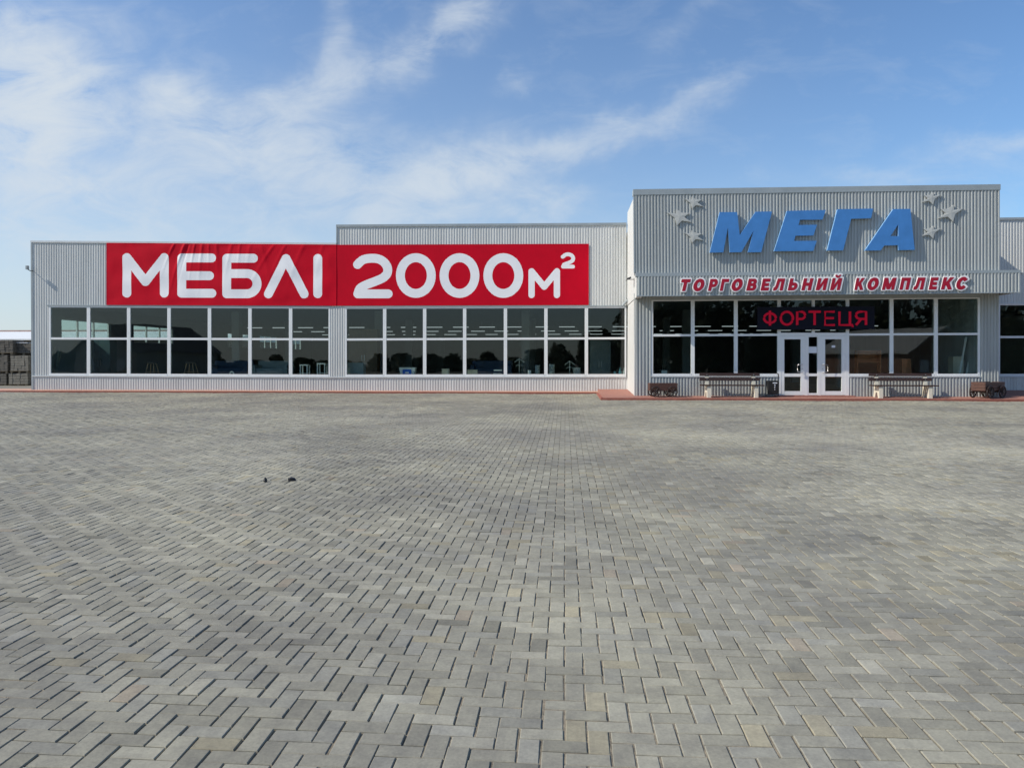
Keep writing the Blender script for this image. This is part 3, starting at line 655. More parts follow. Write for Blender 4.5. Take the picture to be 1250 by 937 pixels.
# ------------------------------------------------------------------ big blue letters, stars
def prism(outer, holes, Y, y0, y1, mats=(0, 0)):
    """flat letter body from pixel outlines"""
    mb = MB(); loops = [[at(x, y, Y) for x, y in lp] for lp in [outer] + holes]
    flat = [p for lp in loops for p in lp]; n = len(flat)
    tri = tessellate_polygon([[(p.x, p.z, 0) for p in lp] for lp in loops])
    fr = [(p.x, Y + y0, p.z) for p in flat]; bk = [(p.x, Y + y1, p.z) for p in flat]
    mb.add(fr + bk, [tuple(t) for t in tri] + [tuple(i + n for i in reversed(t)) for t in tri], mats[0])
    o = 0
    for lp in loops:
        k = len(lp)
        mb.add([fr[o + i] for i in range(k)] + [bk[o + i] for i in range(k)], [(i, (i + 1) % k, k + (i + 1) % k, k + i) for i in range(k)], mats[1]); o += k
    return mb
def inset_edge(mb): return mb
LET = {'М': ([(865.4, 309.1), (877.4, 260.1), (898.6, 260.1), (901.7, 288.1), (921, 259.6), (940.9, 259.3), (927.7, 308.6), (911.5, 308.8), (918.5, 282.5), (903.7, 308.6), (889.7, 308.8), (887.4, 278.6), (881.8, 308.8)], []),
       'Е': ([(943.4, 307.4), (959.1, 258.6), (1006, 257.6), (1002.3, 269.0), (974.8, 269.2), (973.0, 275.8), (995.4, 275.4), (991.2, 288.2), (969.4, 288.6), (967.5, 295.0), (995.2, 294.8), (991, 307.0)], []),
       'Г': ([(1007.8, 306.6), (1020.3, 256.6), (1063.6, 255.8), (1061.0, 267.4), (1036.9, 268.1), (1027.2, 306.4)], []),
       'А': ([(1053.6, 306.6), (1087.9, 256.4), (1108.7, 256.2), (1113.9, 305.8), (1094.4, 306.2), (1093.8, 300.1), (1077, 300.6), (1072.8, 306.4)], [[(1084.5, 289.2), (1094.1, 274.6), (1094.1, 289.2)]])}
sg = tag(empty('shop_sign', (9.5, YU, 5.5)), 'large raised blue slanted letters МЕГА on the entrance block front', 'sign')
for ch, (o, h) in LET.items(): prism(o, h, YU, -.175, -.06, (0, 1)).build('letter', [M_BLUE, M_BLUEEDGE], sg)
def star(cx, cy, k, mir, label):
    tips = [(-80, -28), (-18, -48), (62, -22), (76, 34), (-16, 54)]; pts = []
    tips = [(mir * x * k / 4.93, y * k / 4.93) for x, y in tips]
    for i, tpt in enumerate(tips):
        nx = tips[(i + 1) % 5]; mx, my = tpt[0] + nx[0], tpt[1] + nx[1]; L = math.hypot(mx, my); r = 29 * k / 4.93
        pts += [(cx + tpt[0], cy + tpt[1]), (cx + mx / L * r, cy + my / L * r)]
    mb = MB(); fr = [at(x, y, YU) for x, y in pts]; c = at(cx, cy, YU); n = 10
    vs = [(p.x, YU - .085, p.z) for p in fr] + [(p.x, YU - .04, p.z) for p in fr] + [(c.x, YU - .095, c.z), (c.x, YU - .04, c.z)]
    fs = []
    for i in range(n):
        j = (i + 1) % n; fs += [(i, j, 20), (10 + j, 10 + i, 21), (i, 10 + i, 10 + j, j)]
    tag(mb.add(vs, fs).build('star_ornament', M_STAR), label, 'star', 'grey stars either side of the blue sign')
for cx, cy, k, m, lb in ((846.8, 247.5, .72, 1, 'small grey metal star, upper one left of the blue letters'), (829, 265, .98, 1, 'larger grey metal star farthest left of the blue letters'),
                         (846.8, 288.7, .74, 1, 'small grey metal star, lower one left of the blue letters'), (1135.5, 242.4, .72, -1, 'small grey metal star, upper one right of the blue letters'),
                         (1159, 260.3, .98, -1, 'larger grey metal star farthest right of the blue letters'), (1135.5, 283.4, .74, -1, 'small grey metal star, lower one right of the blue letters')):
    star(cx, cy, k, m, lb)

# ------------------------------------------------------------------ ТОРГОВЕЛЬНИЙ КОМПЛЕКС
def poly_sdf(P, poly):
    """signed distance to a simple polygon"""
    A = np.array(poly, float); d = np.full(len(P), 1e9); ins = np.zeros(len(P), bool)
    for p, q in zip(A, np.roll(A, -1, 0)):
        d = np.minimum(d, cap(P, p, q, 0))
        c = (p[1] > P[:, 1]) != (q[1] > P[:, 1])
        if p[1] != q[1]: ins ^= c & (P[:, 0] < (q[0] - p[0]) * (P[:, 1] - p[1]) / (q[1] - p[1]) + p[0])
    return np.where(ins, -d, d)
def rc(x0, y0, x1, y1): return [(x0, y0), (x1, y0), (x1, y1), (x0, y1)]
def bowl(x0, y0, x1, y1, rx, k=14): return [(x0, y0)] + ellipse(x1 - rx, (y0 + y1) / 2, rx, (y1 - y0) / 2, k, -90, 90) + [(x0, y1)]
ST = .29
GLY = {'Т': ([rc(0, .77, .88, 1), rc(.295, 0, .585, 1)], []),
       'О': ([ellipse(.47, .5, .47, .53, 40)[:-1]], [ellipse(.47, .5, .185, .29, 30)[:-1]]),
       'Р': ([rc(0, 0, ST, 1), bowl(0, .33, .84, 1, .34)], [bowl(ST, .53, .56, .80, .13)]),
       'Г': ([rc(0, 0, ST, 1), rc(0, .77, .78, 1)], []),
       'В': ([rc(0, 0, ST, 1), bowl(0, .44, .83, 1, .28), bowl(0, 0, .90, .56, .29)], [bowl(ST, .60, .55, .81, .10), bowl(ST, .19, .60, .40, .10)]),
       'Е': ([rc(0, 0, ST, 1), rc(0, .78, .80, 1), rc(0, .39, .74, .60), rc(0, 0, .82, .22)], []),
       'Л': ([[(.24, 1), (.98, 1), (.98, 0), (.69, 0), (.69, .77), (.50, .77), (.44, .30), (.34, .06), (.20, -.01), (0, 0), (0, .22), (.10, .22), (.17, .36), (.21, .70)]], []),
       'Ь': ([rc(0, 0, ST, 1), bowl(0, 0, .86, .64, .34)], [bowl(ST, .20, .58, .44, .13)]),
       'Н': ([rc(0, 0, ST, 1), rc(.63, 0, .92, 1), rc(0, .39, .92, .62)], []),
       'И': ([rc(0, 0, .27, 1), rc(.69, 0, .96, 1), [(.10, 0), (.33, 0), (.86, 1), (.63, 1)]], []),
       'К': ([rc(0, 0, ST, 1), [(.20, .36), (.62, 1), (.97, 1), (.44, .34)], [(.32, .54), (.56, .66), (1.0, 0), (.66, 0)]], []),
       'М': ([rc(0, 0, .26, 1), rc(.94, 0, 1.2, 1), [(0, 1), (.34, 1), (.60, .40), (.86, 1), (1.2, 1), (.74, .04), (.46, .04)]], []),
       'П': ([rc(0, 0, ST, 1), rc(.63, 0, .92, 1), rc(0, .77, .92, 1)], []),
       'С': ([ellipse(.47, .5, .47, .53, 30, 38, 322) + ellipse(.47, .5, .185, .29, 24, 322, 38)], [])}
GLY['Й'] = (GLY['И'][0] + [ellipse(.50, 1.30, .27, .22, 12, 180, 360) + ellipse(.50, 1.30, .13, .09, 12, 360, 180)], [])
SHEAR = .27
def glyph(ch, grow):
    """flat mesh of an upright glyph, grown by a margin, then slanted"""
    outs, holes = GLY[ch]
    def sdf(P):
        s = np.full(len(P), 1e9)
        for o in outs: s = np.minimum(s, poly_sdf(P, o))
        for h in holes: s = np.maximum(s, -poly_sdf(P, h))
        return s - grow
    A = np.concatenate([np.array(o) for o in outs]); lo = A.min(0) - grow - .06; hi = A.max(0) + grow + .06; res = .035
    nx, ny = [int(math.ceil(q / res)) for q in (hi - lo)]
    X, Y = np.meshgrid(lo[0] + res * np.arange(nx + 1), lo[1] + res * np.arange(ny + 1), indexing='ij'); P = np.stack([X.ravel(), Y.ravel()], 1)
    s = sdf(P); k = np.where(np.abs(s) < .62 * res)[0]; e = .004
    for _ in range(2):
        Q = P[k]; gx = (sdf(Q + [e, 0]) - sdf(Q - [e, 0])) / (2 * e); gy = (sdf(Q + [0, e]) - sdf(Q - [0, e])) / (2 * e); g = np.maximum(np.hypot(gx, gy), .4)
        P[k] = Q - np.stack([gx / g, gy / g], 1) * np.clip(sdf(Q), -.02, .02)[:, None]
    I, J = np.meshgrid(np.arange(nx), np.arange(ny), indexing='ij'); I = I.ravel(); J = J.ravel(); ix = lambda i, j: i * (ny + 1) + j
    Fq = np.stack([ix(I, J), ix(I + 1, J), ix(I + 1, J + 1), ix(I, J + 1)], 1)
    Fq = Fq[sdf(P[Fq].mean(1)) < 0]; used, inv = np.unique(Fq, return_inverse=True); v = P[used].copy(); v[:, 0] += SHEAR * v[:, 1]
    return v, [tuple(q) for q in inv.reshape(-1, 4)]
def slab(V3, f, depth):
    """turn a flat mesh into a solid"""
    bm = bmesh.new(); vs = [bm.verts.new(p) for p in V3]
    for q in f:
        try: bm.faces.new([vs[i] for i in q])
        except ValueError: pass
    bmesh.ops.remove_doubles(bm, verts=bm.verts, dist=1e-5)
    r = bmesh.ops.extrude_face_region(bm, geom=list(bm.faces)); nv = [g for g in r['geom'] if isinstance(g, bmesh.types.BMVert)]
    bmesh.ops.translate(bm, verts=nv, vec=(0, -depth, 0)); bmesh.ops.recalc_face_normals(bm, faces=bm.faces); return bm
sgl = tag(empty('shop_sign', (9.8, YF, 3.6)), 'small crimson white-edged words ТОРГОВЕЛЬНИЙ КОМПЛЕКС on the canopy fascia', 'sign')
W1 = [('Т', 70, 160), ('О', 168, 268), ('Р', 285, 375), ('Г', 380, 468), ('О', 475, 575), ('В', 592, 690), ('Е', 708, 800), ('Л', 808, 918), ('Ь', 925, 1015), ('Н', 1035, 1145), ('И', 1150, 1262)]
W2 = [('Й', 15, 125), ('К', 212, 305), ('О', 316, 418), ('М', 432, 562), ('П', 572, 678), ('Л', 684, 795), ('Е', 808, 898), ('К', 906, 1022), ('С', 1030, 1132)]
topc = line(820, 341.2, 1190, 338.6); botc = line(820, 354.9, 1190, 352.7)
for lst, x0 in ((W1, 820), (W2, 1010)):
    for ch, a, b in lst:
        a, b = x0 + a / 6.58, x0 + b / 6.58
        ref, _ = glyph(ch, 0.09); u0, u1 = ref[:, 0].min(), ref[:, 0].max()
        def put(off, Y, dep, name, mat, par):
            v, f = glyph(ch, off)
            out = []
            for q in v:
                px_ = a + (q[0] - u0) / (u1 - u0) * (b - a); t = q[1]
                out.append(at(px_, lerp(botc(px_), topc(px_), t), Y))
            bm = slab(out, f, dep); me = bpy.data.meshes.new(name); bm.to_mesh(me); bm.free(); me.materials.append(mat)
            o = bpy.data.objects.new(name, me); COL.objects.link(o); attach(o, par); return o
        base = put(0.135, YF - .036, .05, 'letter', M_SIGNWHITE, sgl)
        put(0.03, YF - .088, .005, 'face', M_SIGNRED, base)

# ------------------------------------------------------------------ LED display over the doors
led = tag(empty('display_board', tuple(at(994, 402, YM - .2))), 'black display board over the doors with glowing red word ФОРТЕЦЯ', 'display')
mb = MB(); bar(mb, [(923.6, 375.2), (1065.2, 374.2), (1065.2, 401.8), (923.6, 402.4)], YM, -.18, -.03); mb.build('case', M_LEDBODY, led)
def tube_letters(strokes, r, Y):
    mb = MB()
    for pts, closed in strokes:
        w = [at(x, y, Y) for x, y in pts]; mb.tube(w, r, 6, close=closed)
    return mb
def led_letters():
    T, B = 380.4, 396.6
    G = [('Ф', [(ellipse(939.8, 388.2, 7.2, 5.8, 20)[:-1], True), ([(939.8, 379.2), (939.8, 397.4)], False)]),
         ('О', [(ellipse(960.4, 388.3, 7.4, 7.8, 24)[:-1], True)]),
         ('Р', [([(973, B), (973, T), (978, T)] + ellipse(978, 384.8, 4.6, 4.4, 8, -80, 80) + [(978, 389.2), (973, 389.2)], False)]),
         ('Т', [([(987, T), (1001.6, T)], False), ([(994.3, T), (994.3, B)], False)]),
         ('Е', [([(1018.6, T), (1007, T), (1007, B), (1018.8, B)], False), ([(1007, 388.2), (1017.6, 388.2)], False)]),
         ('Ц', [([(1024.6, T - .2), (1024.6, B), (1040.6, B), (1040.6, 399.2)], False), ([(1037.4, T - .2), (1037.4, B)], False)]),
         ('Я', [([(1057, B), (1057, T), (1050, T)] + ellipse(1050, 384.8, 5.2, 4.4, 8, 260, 100) + [(1050, 389.2), (1057, 389.2)], False), ([(1051, 389.4), (1044.8, B)], False)])]
    for ch, s in G: tube_letters(s, .048, YM - .185).build('letter', M_LED, led)
led_letters()
# notices on the doors
mb = MB(); bar(mb, rect(987.2, 423, 997.2, 430.8), YM, .004, .0085); tag(mb.build('paper_notice', M_PAPER), 'white sheet of paper taped inside the narrow glass between the doors', 'notice')
mb = MB(); bar(mb, rect(1015.2, 421.4, 1019.6, 424.2), YM, .004, .0085); tag(mb.build('sticker', M_PAPER), 'tiny pale sticker high on the right door glass', 'sticker')

# ------------------------------------------------------------------ benches
def make_bench():
    b = empty('park_bench')
    for sx in (-.85, .85):
        mb = MB()          # cast side: splayed feet, front seat block and a rear upright, drawn from the side
        prof = [(-.30, 0), (-.16, 0), (-.08, .20), (.06, .20), (.14, 0), (.30, 0), (.24, .30), (.30, .86), (.21, .86), (.14, .42), (-.26, .42), (-.28, .22)]
        n = len(prof); tri = tessellate_polygon([[(y, z, 0) for y, z in prof]])
        L_ = [(sx - .065, y, z) for y, z in prof] + [(sx + .065, y, z) for y, z in prof]
        mb.add(L_, [tuple(t) for t in tri] + [tuple(i + n for i in reversed(t)) for t in tri] + [(i, (i + 1) % n, n + (i + 1) % n, n + i) for i in range(n)])
        mb.build('support', M_CREAM, b)
    mb = MB()
    for y in (-.24, -.10, .04): mb.box((0, y, .445), (2.26, .115, .042))
    mb.build('seat', M_DARKWOOD, b, bevel=.006)
    mb = MB(); mb.box((-.02, .185, .66), (2.2, .04, .105), rx=-.12); mb.box((-.02, .205, .835), (2.2, .04, .105), rx=-.12)
    mb.build('backrest', M_DARKWOOD, b, bevel=.006)
    mb = MB()
    for sx in (-.85, .85):
        for z, y in ((.66, .158), (.835, .178)): mb.lathe([(.016, -.012), (.016, 0), (.006, .006)], (sx, y, z), 8, axis='Y')
    mb.build('bolt', M_STEEL, b)
    return b
b1 = make_bench(); b1.location = (6.10, 28.56, zpl(28.4)); tag(b1, 'dark slatted bench with cream concrete sides between the left wagon and the litter bin', 'bench', 'benches on the red paving')
b2 = copy_tree(b1); b2.location = (12.22, 28.56, zpl(28.4)); b2.rotation_euler = (0, 0, R(-2)); tag(b2, 'dark slatted bench with cream concrete sides right of the glass doors', 'bench')

# ------------------------------------------------------------------ litter bin
lb = tag(empty('litter_bin'), 'black hanging litter bin on a bent tube frame left of the doors', 'bin')
mb = MB(); mb.tube([(-.21, .06, 0), (-.21, .06, .62)], .016, 8); mb.tube([(.24, .06, 0), (.24, .06, .74), (.22, .03, .84), (.14, -.02, .88)], .018, 8); mb.tube([(-.21, .06, .56), (.24, .06, .56)], .012, 6)
mb.box((0.015, .06, .012), (.52, .22, .024)); mb.build('frame', M_BLACK, lb)
mb = MB(); mb.add([(-.155, -.13, .1), (.155, -.13, .1), (.155, .10, .1), (-.155, .10, .1), (-.185, -.16, .6), (.185, -.16, .6), (.185, .12, .6), (-.185, .12, .6)],
                  [(0, 1, 5, 4), (1, 2, 6, 5), (2, 3, 7, 6), (3, 0, 4, 7), (3, 2, 1, 0)]); mb.box((0, -.02, .58), (.37, .27, .012)); mb.build('bucket', M_BLACK, lb)
mb = MB(); mb.box((.05, -.166, .52), (.16, .008, .035)); mb.box((.05, -.158, .44), (.03, .008, .05)); mb.box((.05, -.151, .36), (.03, .008, .04)); mb.box((.05, -.144, .28), (.03, .008, .03)); mb.build('label_mark', M_PAPER, lb)
lb.location = (at(943, 470, 28.7).x, 28.72, zpl(28.7))

# ------------------------------------------------------------------ wooden wagons
def make_wagon():
    w = empty('wooden_wagon')
    mb = MB(); Lw, Ww = .98, .42
    for s in (-1, 1):
        for k in range(3): mb.box((0, s * Ww / 2, .265 + .088 * k), (Lw, .03, .083))
        for k in range(3): mb.box((s * (Lw / 2 - .016), 0, .265 + .088 * k), (.03, Ww - .032, .083))
    mb.box((0, 0, .225), (Lw - .03, Ww - .03, .03)); mb.build('body', M_BROWNWOOD, w, bevel=.005)
    mb = MB(); mb.box((0, 0, .42), (Lw - .07, Ww - .07, .03)); mb.build('soil', material('potting_soil', (.05, .035, .025), .95, vary=.4, scale=30, bump=1, bscale=40), w)
    mb = MB()
    for x in (-.30, .30): mb.tube([(x, -.30, .19), (x, .30, .19)], .022, 8)
    mb.build('axle', M_BLACK, w)
    for x in (-.30, .30):
        for y in (-.27, .27):
            mb = MB(); c = Vector((x, y, .19)); ring = [c + Vector((.168 * math.cos(a), 0, .168 * math.sin(a))) for a in np.linspace(0, 2 * math.pi, 21)[:-1]]
            mb.tube(ring, .022, 6, close=True); mb.lathe([(.045, -.035), (.045, .035)], c, 12, axis='Y')
            for k in range(8):
                a = k * math.pi / 4 + .2; mb.tube([c + Vector((.04 * math.cos(a), 0, .04 * math.sin(a))), c + Vector((.16 * math.cos(a), 0, .16 * math.sin(a)))], .013, 6)
            mb.build('wheel', material('dark_wheel_wood', (.03, .018, .014), .55, vary=.3, scale=12) if 'dark_wheel_wood' not in bpy.data.materials else bpy.data.materials['dark_wheel_wood'], w)
    return w
w1 = make_wagon(); w1.location = (at(809, 480, 28.55).x, 28.6, zpl(28.6)); w1.scale = (1.04, 1, 1.06); w1.rotation_euler = (0, 0, R(4)); tag(w1, 'brown wooden planter wagon parked broadside left of the left bench', 'wagon', 'planter wagons on the red paving')
w2 = copy_tree(w1); w2.location = (at(1208, 480, 28.5).x, 28.62, zpl(28.6)); w2.rotation_euler = (0, 0, R(32)); w2.scale = (1.22, 1.15, 1.2); tag(w2, 'brown wooden planter wagon turned at an angle by the right corner column', 'wagon')

# ------------------------------------------------------------------ fittings on the facade
def floodlight(p, rz, label, s=1.0):
    r = tag(empty('floodlight'), label, 'floodlight')
    mb = MB(); mb.box((0, -.12, 0), (.03, .26, .03)); mb.box((0, .0, 0), (.10, .02, .12)); mb.build('bracket', M_BLACK, r)
    mb = MB(); mb.add([(-.17, -.38, -.05), (.17, -.38, -.05), (.17, -.14, .06), (-.17, -.14, .06), (-.13, -.34, .05), (.13, -.34, .05), (.13, -.18, .12), (-.13, -.18, .12)],
                      [(3, 2, 1, 0), (4, 5, 6, 7), (0, 1, 5, 4), (1, 2, 6, 5), (2, 3, 7, 6), (3, 0, 4, 7)]); mb.build('lamp_housing', M_BLACK, r)
    r.location = p; r.rotation_euler = (0, 0, rz); r.scale = (s, s, s); return r
floodlight((XL - .015, 29.3, at(771, 341, 29.3).z), R(-90), 'black floodlight on the pale side wall of the entrance block', .8)
r = tag(empty('wall_lamp'), 'small dark lamp on a stub arm at the far left corner of the building', 'lamp')
pA = at(40.5, 331, YL - .04); mb = MB(); mb.tube([pA, pA + Vector((0, -.22, .0)), pA + Vector((-.06, -.26, .06))], .018, 8); mb.build('arm', M_BLACK, r)
mb = MB(); c = pA + Vector((-.08, -.26, .13)); mb.box(c, (.09, .13, .17)); mb.build('lamp_housing', M_FLASH, r, bevel=.01)

# downpipe by the inner corner
mb = MB(); a = at(763.6, 369, YL - .12); mb.tube([a + Vector((-.10, .02, -.12)), a + Vector((.02, -.05, .02)), a + Vector((.20, -.32, .2))], .05, 8)
tag(mb.build('rain_spout', M_FLASH), 'short grey rain spout in the inner corner above the last window', 'spout')

# ------------------------------------------------------------------ interior lamps
tubes = None; cnt = 0
for row, Y in enumerate((48.7, 55.3, 62.0)):
    x = -20.3 + row * .35
    while x < 19.5:
        if tubes is None:
            tubes = empty('ceiling_lamp'); mb = MB(); mb.box((0, 0, .035), (1.05, .07, .04)); mb.tube([(-.35, 0, .05), (-.35, 0, .35)], .006, 5); mb.tube([(.35, 0, .05), (.35, 0, .35)], .006, 5); mb.build('lamp_body', M_TUBEBODY, tubes)
            mb = MB(); mb.tube([(-.50, 0, -.005), (.50, 0, -.005)], .022, 8); mb.build('tube', M_TUBE, tubes); o = tubes
        else: o = copy_tree(tubes)
        o.location = (x, Y, 3.6)
        tag(o, 'thin white strip lamp in the %s row hanging under the dark shop ceiling' % ('nearest', 'middle', 'farthest')[row], 'lamp', '%s row of strip lamps' % ('nearest', 'middle', 'farthest')[row])
        x += 1.7

# ------------------------------------------------------------------ goods behind the windows
M_WOODLT = material('light_wood', (.35, .22, .12), .55, vary=.2, scale=8); M_SEATDK = material('dark_seat', (.03, .03, .032), .6)
M_WHITEGOODS = material('white_lacquer', (.75, .75, .73), .4, vary=.04); M_GREYGOODS = material('grey_board', (.30, .33, .33), .7, vary=.1); M_BLUEBOX = material('blue_print', (.02, .12, .55), .5)
M_ORANGE = material('orange_wood', (.42, .13, .035), .5, vary=.2, scale=6, stretch=(3, 3, .4)); M_BEIGE = material('beige_board', (.52, .47, .37), .7, vary=.08)
M_AQUA = material('aqua_plastic', (.25, .55, .60), .35)
def spot(px, Y, ledge): p = at(px, 455, Y); return Vector((p.x, Y, ledge))
def stool(px, Y, h, w, wood, label):
    r = tag(empty('bar_stool' if wood else 'side_table', spot(px, Y, LEDGE)), label, 'stool' if wood else 'table', 'stools in the left windows' if wood else 'white tables in the left windows')
    p = r.location.copy()
    if wood:
        mb = MB(); mb.lathe([(w * .42, h - .05), (w * .46, h - .02), (w * .40, h)], p, 16); mb.build('seat', M_SEATDK, r)
        for sx in (-1, 1):
            for sy in (-1, 1):
                mb = MB(); mb.tube([p + Vector((sx * w * .24, sy * w * .24, h - .05)), p + Vector((sx * w * .46, sy * w * .46, 0))], .017, 6); mb.build('leg', M_WOODLT, r)
        mb = MB(); q = [p + Vector((sx * w * .38, sy * w * .38, h * .34)) for sx, sy in ((-1, -1), (1, -1), (1, 1), (-1, 1))]; mb.tube(q, .010, 6, close=True); mb.build('footrest', M_WOODLT, r)
    else:
        mb = MB(); mb.box(p + Vector((0, 0, h - .02)), (w, w, .05)); mb.build('tabletop', M_WHITEGOODS, r)
        for sx in (-1, 1):
            for sy in (-1, 1):
                mb = MB(); mb.box(p + Vector((sx * (w / 2 - .025), sy * (w / 2 - .025), (h - .045) / 2)), (.045, .045, h - .045)); mb.build('leg', M_WHITEGOODS, r)
        mb = MB(); mb.box(p + Vector((0, 0, h * .3)), (w - .08, w - .08, .02)); mb.build('shelf', M_WHITEGOODS, r)
stool(186, YL + .75, .66, .50, True, 'wooden bar stool behind the third window from the left end')
stool(233.5, YL + .75, .66, .55, True, 'wooden bar stool behind the fourth window from the left end')
stool(372.3, YL + .7, .56, .36, False, 'lower of the two white side tables behind the last window under МЕБЛІ')
stool(393.5, YL + .7, .62, .38, False, 'taller white side table behind the last window under МЕБЛІ')
r = tag(empty('easel', spot(70, YL + .8, LEDGE)), 'folding grey easel ladder leaning behind the leftmost window', 'easel'); p = r.location.copy()
mb = MB()
for a, b in ((-.16, -.2), (.02, -.2)): mb.box(p + Vector(((a + .12) , b, .68)), (.035, .05, 1.38), ry=.16)
mb.build('front_leg', M_GREYGOODS, r); mb = MB(); mb.box(p + Vector((-.10, .25, .6)), (.035, .05, 1.2), ry=.30); mb.build('rear_leg', M_GREYGOODS, r)
def crate(px0, px1, pyt, Y, ledge, mat, name, label, cat, depth=.35, taper=0, lid=None):
    a = at(px0, pyt, Y); b = at(px1, pyt, Y); c = Vector(((a.x + b.x) / 2, Y, ledge)); w = b.x - a.x; h = a.z - ledge
    mb = MB(); k = 1 - taper
    mb.add([c + Vector(q) for q in ((-w / 2 * k, -depth / 2 * k, 0), (w / 2 * k, -depth / 2 * k, 0), (w / 2 * k, depth / 2 * k, 0), (-w / 2 * k, depth / 2 * k, 0), (-w / 2, -depth / 2, h), (w / 2, -depth / 2, h), (w / 2, depth / 2, h), (-w / 2, depth / 2, h))],
           [(0, 1, 5, 4), (1, 2, 6, 5), (2, 3, 7, 6), (3, 0, 4, 7), (3, 2, 1, 0), (4, 5, 6, 7)])
    mb.box(c + Vector((0, 0, h + .008)), (w * 1.04, depth * 1.04, .02))
    r = empty(name, c); tag(r, label, cat); mb.build('body', mat, r)
    return r, c, w, h
r, c, w, h = crate(488.5, 507.5, 448.8, YL + .45, LEDGE, M_WHITEGOODS, 'storage_tub', 'white tapered tub with a blue front behind the second window under 2000', 'tub', .4, .16)
mb = MB(); mb.box(c + Vector((0, -.205, h * .48)), (w * .56, .012, h * .72), rx=.10); mb.build('label_panel', M_BLUEBOX, r); mb = MB(); mb.box(c + Vector((0, -.216, h * .5)), (w * .22, .008, h * .14), rx=.10); mb.build('logo', M_WHITEGOODS, r)
crate(425, 445, 443, YL + .6, LEDGE, M_GREYGOODS, 'cardboard_box', 'grey box in the corner of the first window under 2000', 'box')
crate(540, 548.5, 450.4, YL + .5, LEDGE, M_BEIGE, 'gift_box', 'small pale box behind the third window under 2000', 'box', .25)
crate(571, 583, 451.6, YL + .5, LEDGE, M_BEIGE, 'gift_box', 'low wide pale box behind the fourth window under 2000', 'box', .25)
crate(699.5, 708.5, 449, YL + .6, LEDGE, M_GREYGOODS, 'woven_basket', 'grey tapered basket near the right stand behind the sixth window under 2000', 'basket', .3, .2)
crate(1160.5, 1173, 435.5, YM + .8, LEDGE_E, M_BEIGE, 'drawer_unit', 'tall beige cabinet behind the last entrance window', 'cabinet', .4)
crate(807, 814, 452.4, YM + .6, LEDGE_E, M_WHITEGOODS, 'gift_box', 'tiny white box behind the leftmost entrance window', 'box', .2)
def vase(px, pyt, Y, ledge, r0, mat, name, label, cat, bottle=False):
    p = spot(px, Y, ledge); h = at(px, pyt, Y).z - ledge; mb = MB()
    pr = [(r0 * .8, 0), (r0, h * .15), (r0, h * .6), (r0 * .35, h * .76), (r0 * .35, h)] if bottle else [(r0 * .7, 0), (r0, h * .35), (r0 * .85, h * .75), (r0, h)]
    mb.lathe(pr, p, 14); tag(mb.build(name, mat, smooth=True), label, cat)
vase(656, 445.6, YL + .5, LEDGE, .11, M_GREYGOODS, 'tall_vase', 'tall grey vase just left of the mullion in the fifth window under 2000', 'vase')
vase(646.5, 451.8, YL + .45, LEDGE, .08, M_WHITEGOODS, 'flower_pot', 'small white flower pot beside the tall grey vase', 'pot')
vase(673.5, 444.4, YL + .6, LEDGE, .13, M_GREYGOODS, 'floor_vase', 'wide grey vase left in the sixth window under 2000', 'vase')
vase(757, 448.4, YL + .45, LEDGE, .07, M_AQUA, 'plastic_bottle', 'aqua bottle in the corner of the window next to the entrance block', 'bottle', True)
vase(762, 448.4, YL + .45, LEDGE, .06, M_WHITEGOODS, 'plastic_bottle', 'white bottle right of the aqua bottle in the window corner', 'bottle', True)
vase(750.5, 453.4, YL + .45, LEDGE, .05, M_AQUA, 'plastic_cup', 'small aqua cup left of the aqua bottle', 'cup')
def stand(px, pyt, label):
    p = spot(px, YL + .6, LEDGE); h = at(px, pyt, YL + .6).z - LEDGE; r = tag(empty('coat_stand', p), label, 'stand', 'grey display stands in the windows')
    mb = MB(); mb.tube([p, p + Vector((0, 0, h))], .02, 8); mb.lathe([(.12, 0), (.12, .02), (.03, .04)], p, 12); mb.build('post', M_GREYGOODS, r)
    for s in (-1, 1):
        mb = MB(); mb.tube([p + Vector((0, 0, h)), p + Vector((s * .21, -.02, h - .16))], .017, 6); mb.tube([p + Vector((0, 0, h - .25)), p + Vector((s * .16, .02, h - .32))], .014, 6); mb.build('arm', M_GREYGOODS, r)
stand(634, 437.8, 'grey stand with drooping arms behind the fifth window under 2000'); stand(695.5, 440.6, 'grey stand with drooping arms behind the sixth window under 2000')
r = tag(empty('garden_chair', spot(608.5, YL + .6, LEDGE)), 'small white slatted chair in the right of the fourth window under 2000', 'chair'); p = r.location.copy()
mb = MB(); mb.box(p + Vector((-.05, 0, .17)), (.34, .3, .03)); mb.build('seat', M_WHITEGOODS, r); mb = MB(); mb.box(p + Vector((-.04, .13, .31)), (.36, .03, .06)); mb.build('backrest', M_WHITEGOODS, r)
for sx in (-.2, .13):
    for sy in (-.12, .12): mb = MB(); mb.box(p + Vector((sx, sy, .078)), (.03, .03, .155)); mb.build('leg', M_WHITEGOODS, r)
c = spot(283, YL + .5, LEDGE); mb = MB(); ring = [c + Vector((.085 * math.cos(a), 0, .15 + .085 * math.sin(a))) for a in np.linspace(0, 2 * math.pi, 21)[:-1]]; mb.tube(ring, .03, 8, close=True); mb.box(c + Vector((0, 0, .03)), (.12, .1, .06))
tag(mb.build('ring_ornament', M_WHITEGOODS), 'white ring ornament low behind the fifth window from the left end', 'ornament')
M_NAVY = material('navy_upholstery', (.05, .075, .13), .85, vary=.15); M_PETROL = material('petrol_cabinet', (.10, .17, .19), .5, vary=.1); M_WALNUT = material('walnut_veneer', (.20, .12, .07), .5, vary=.2, scale=5, stretch=(3, 3, .4))
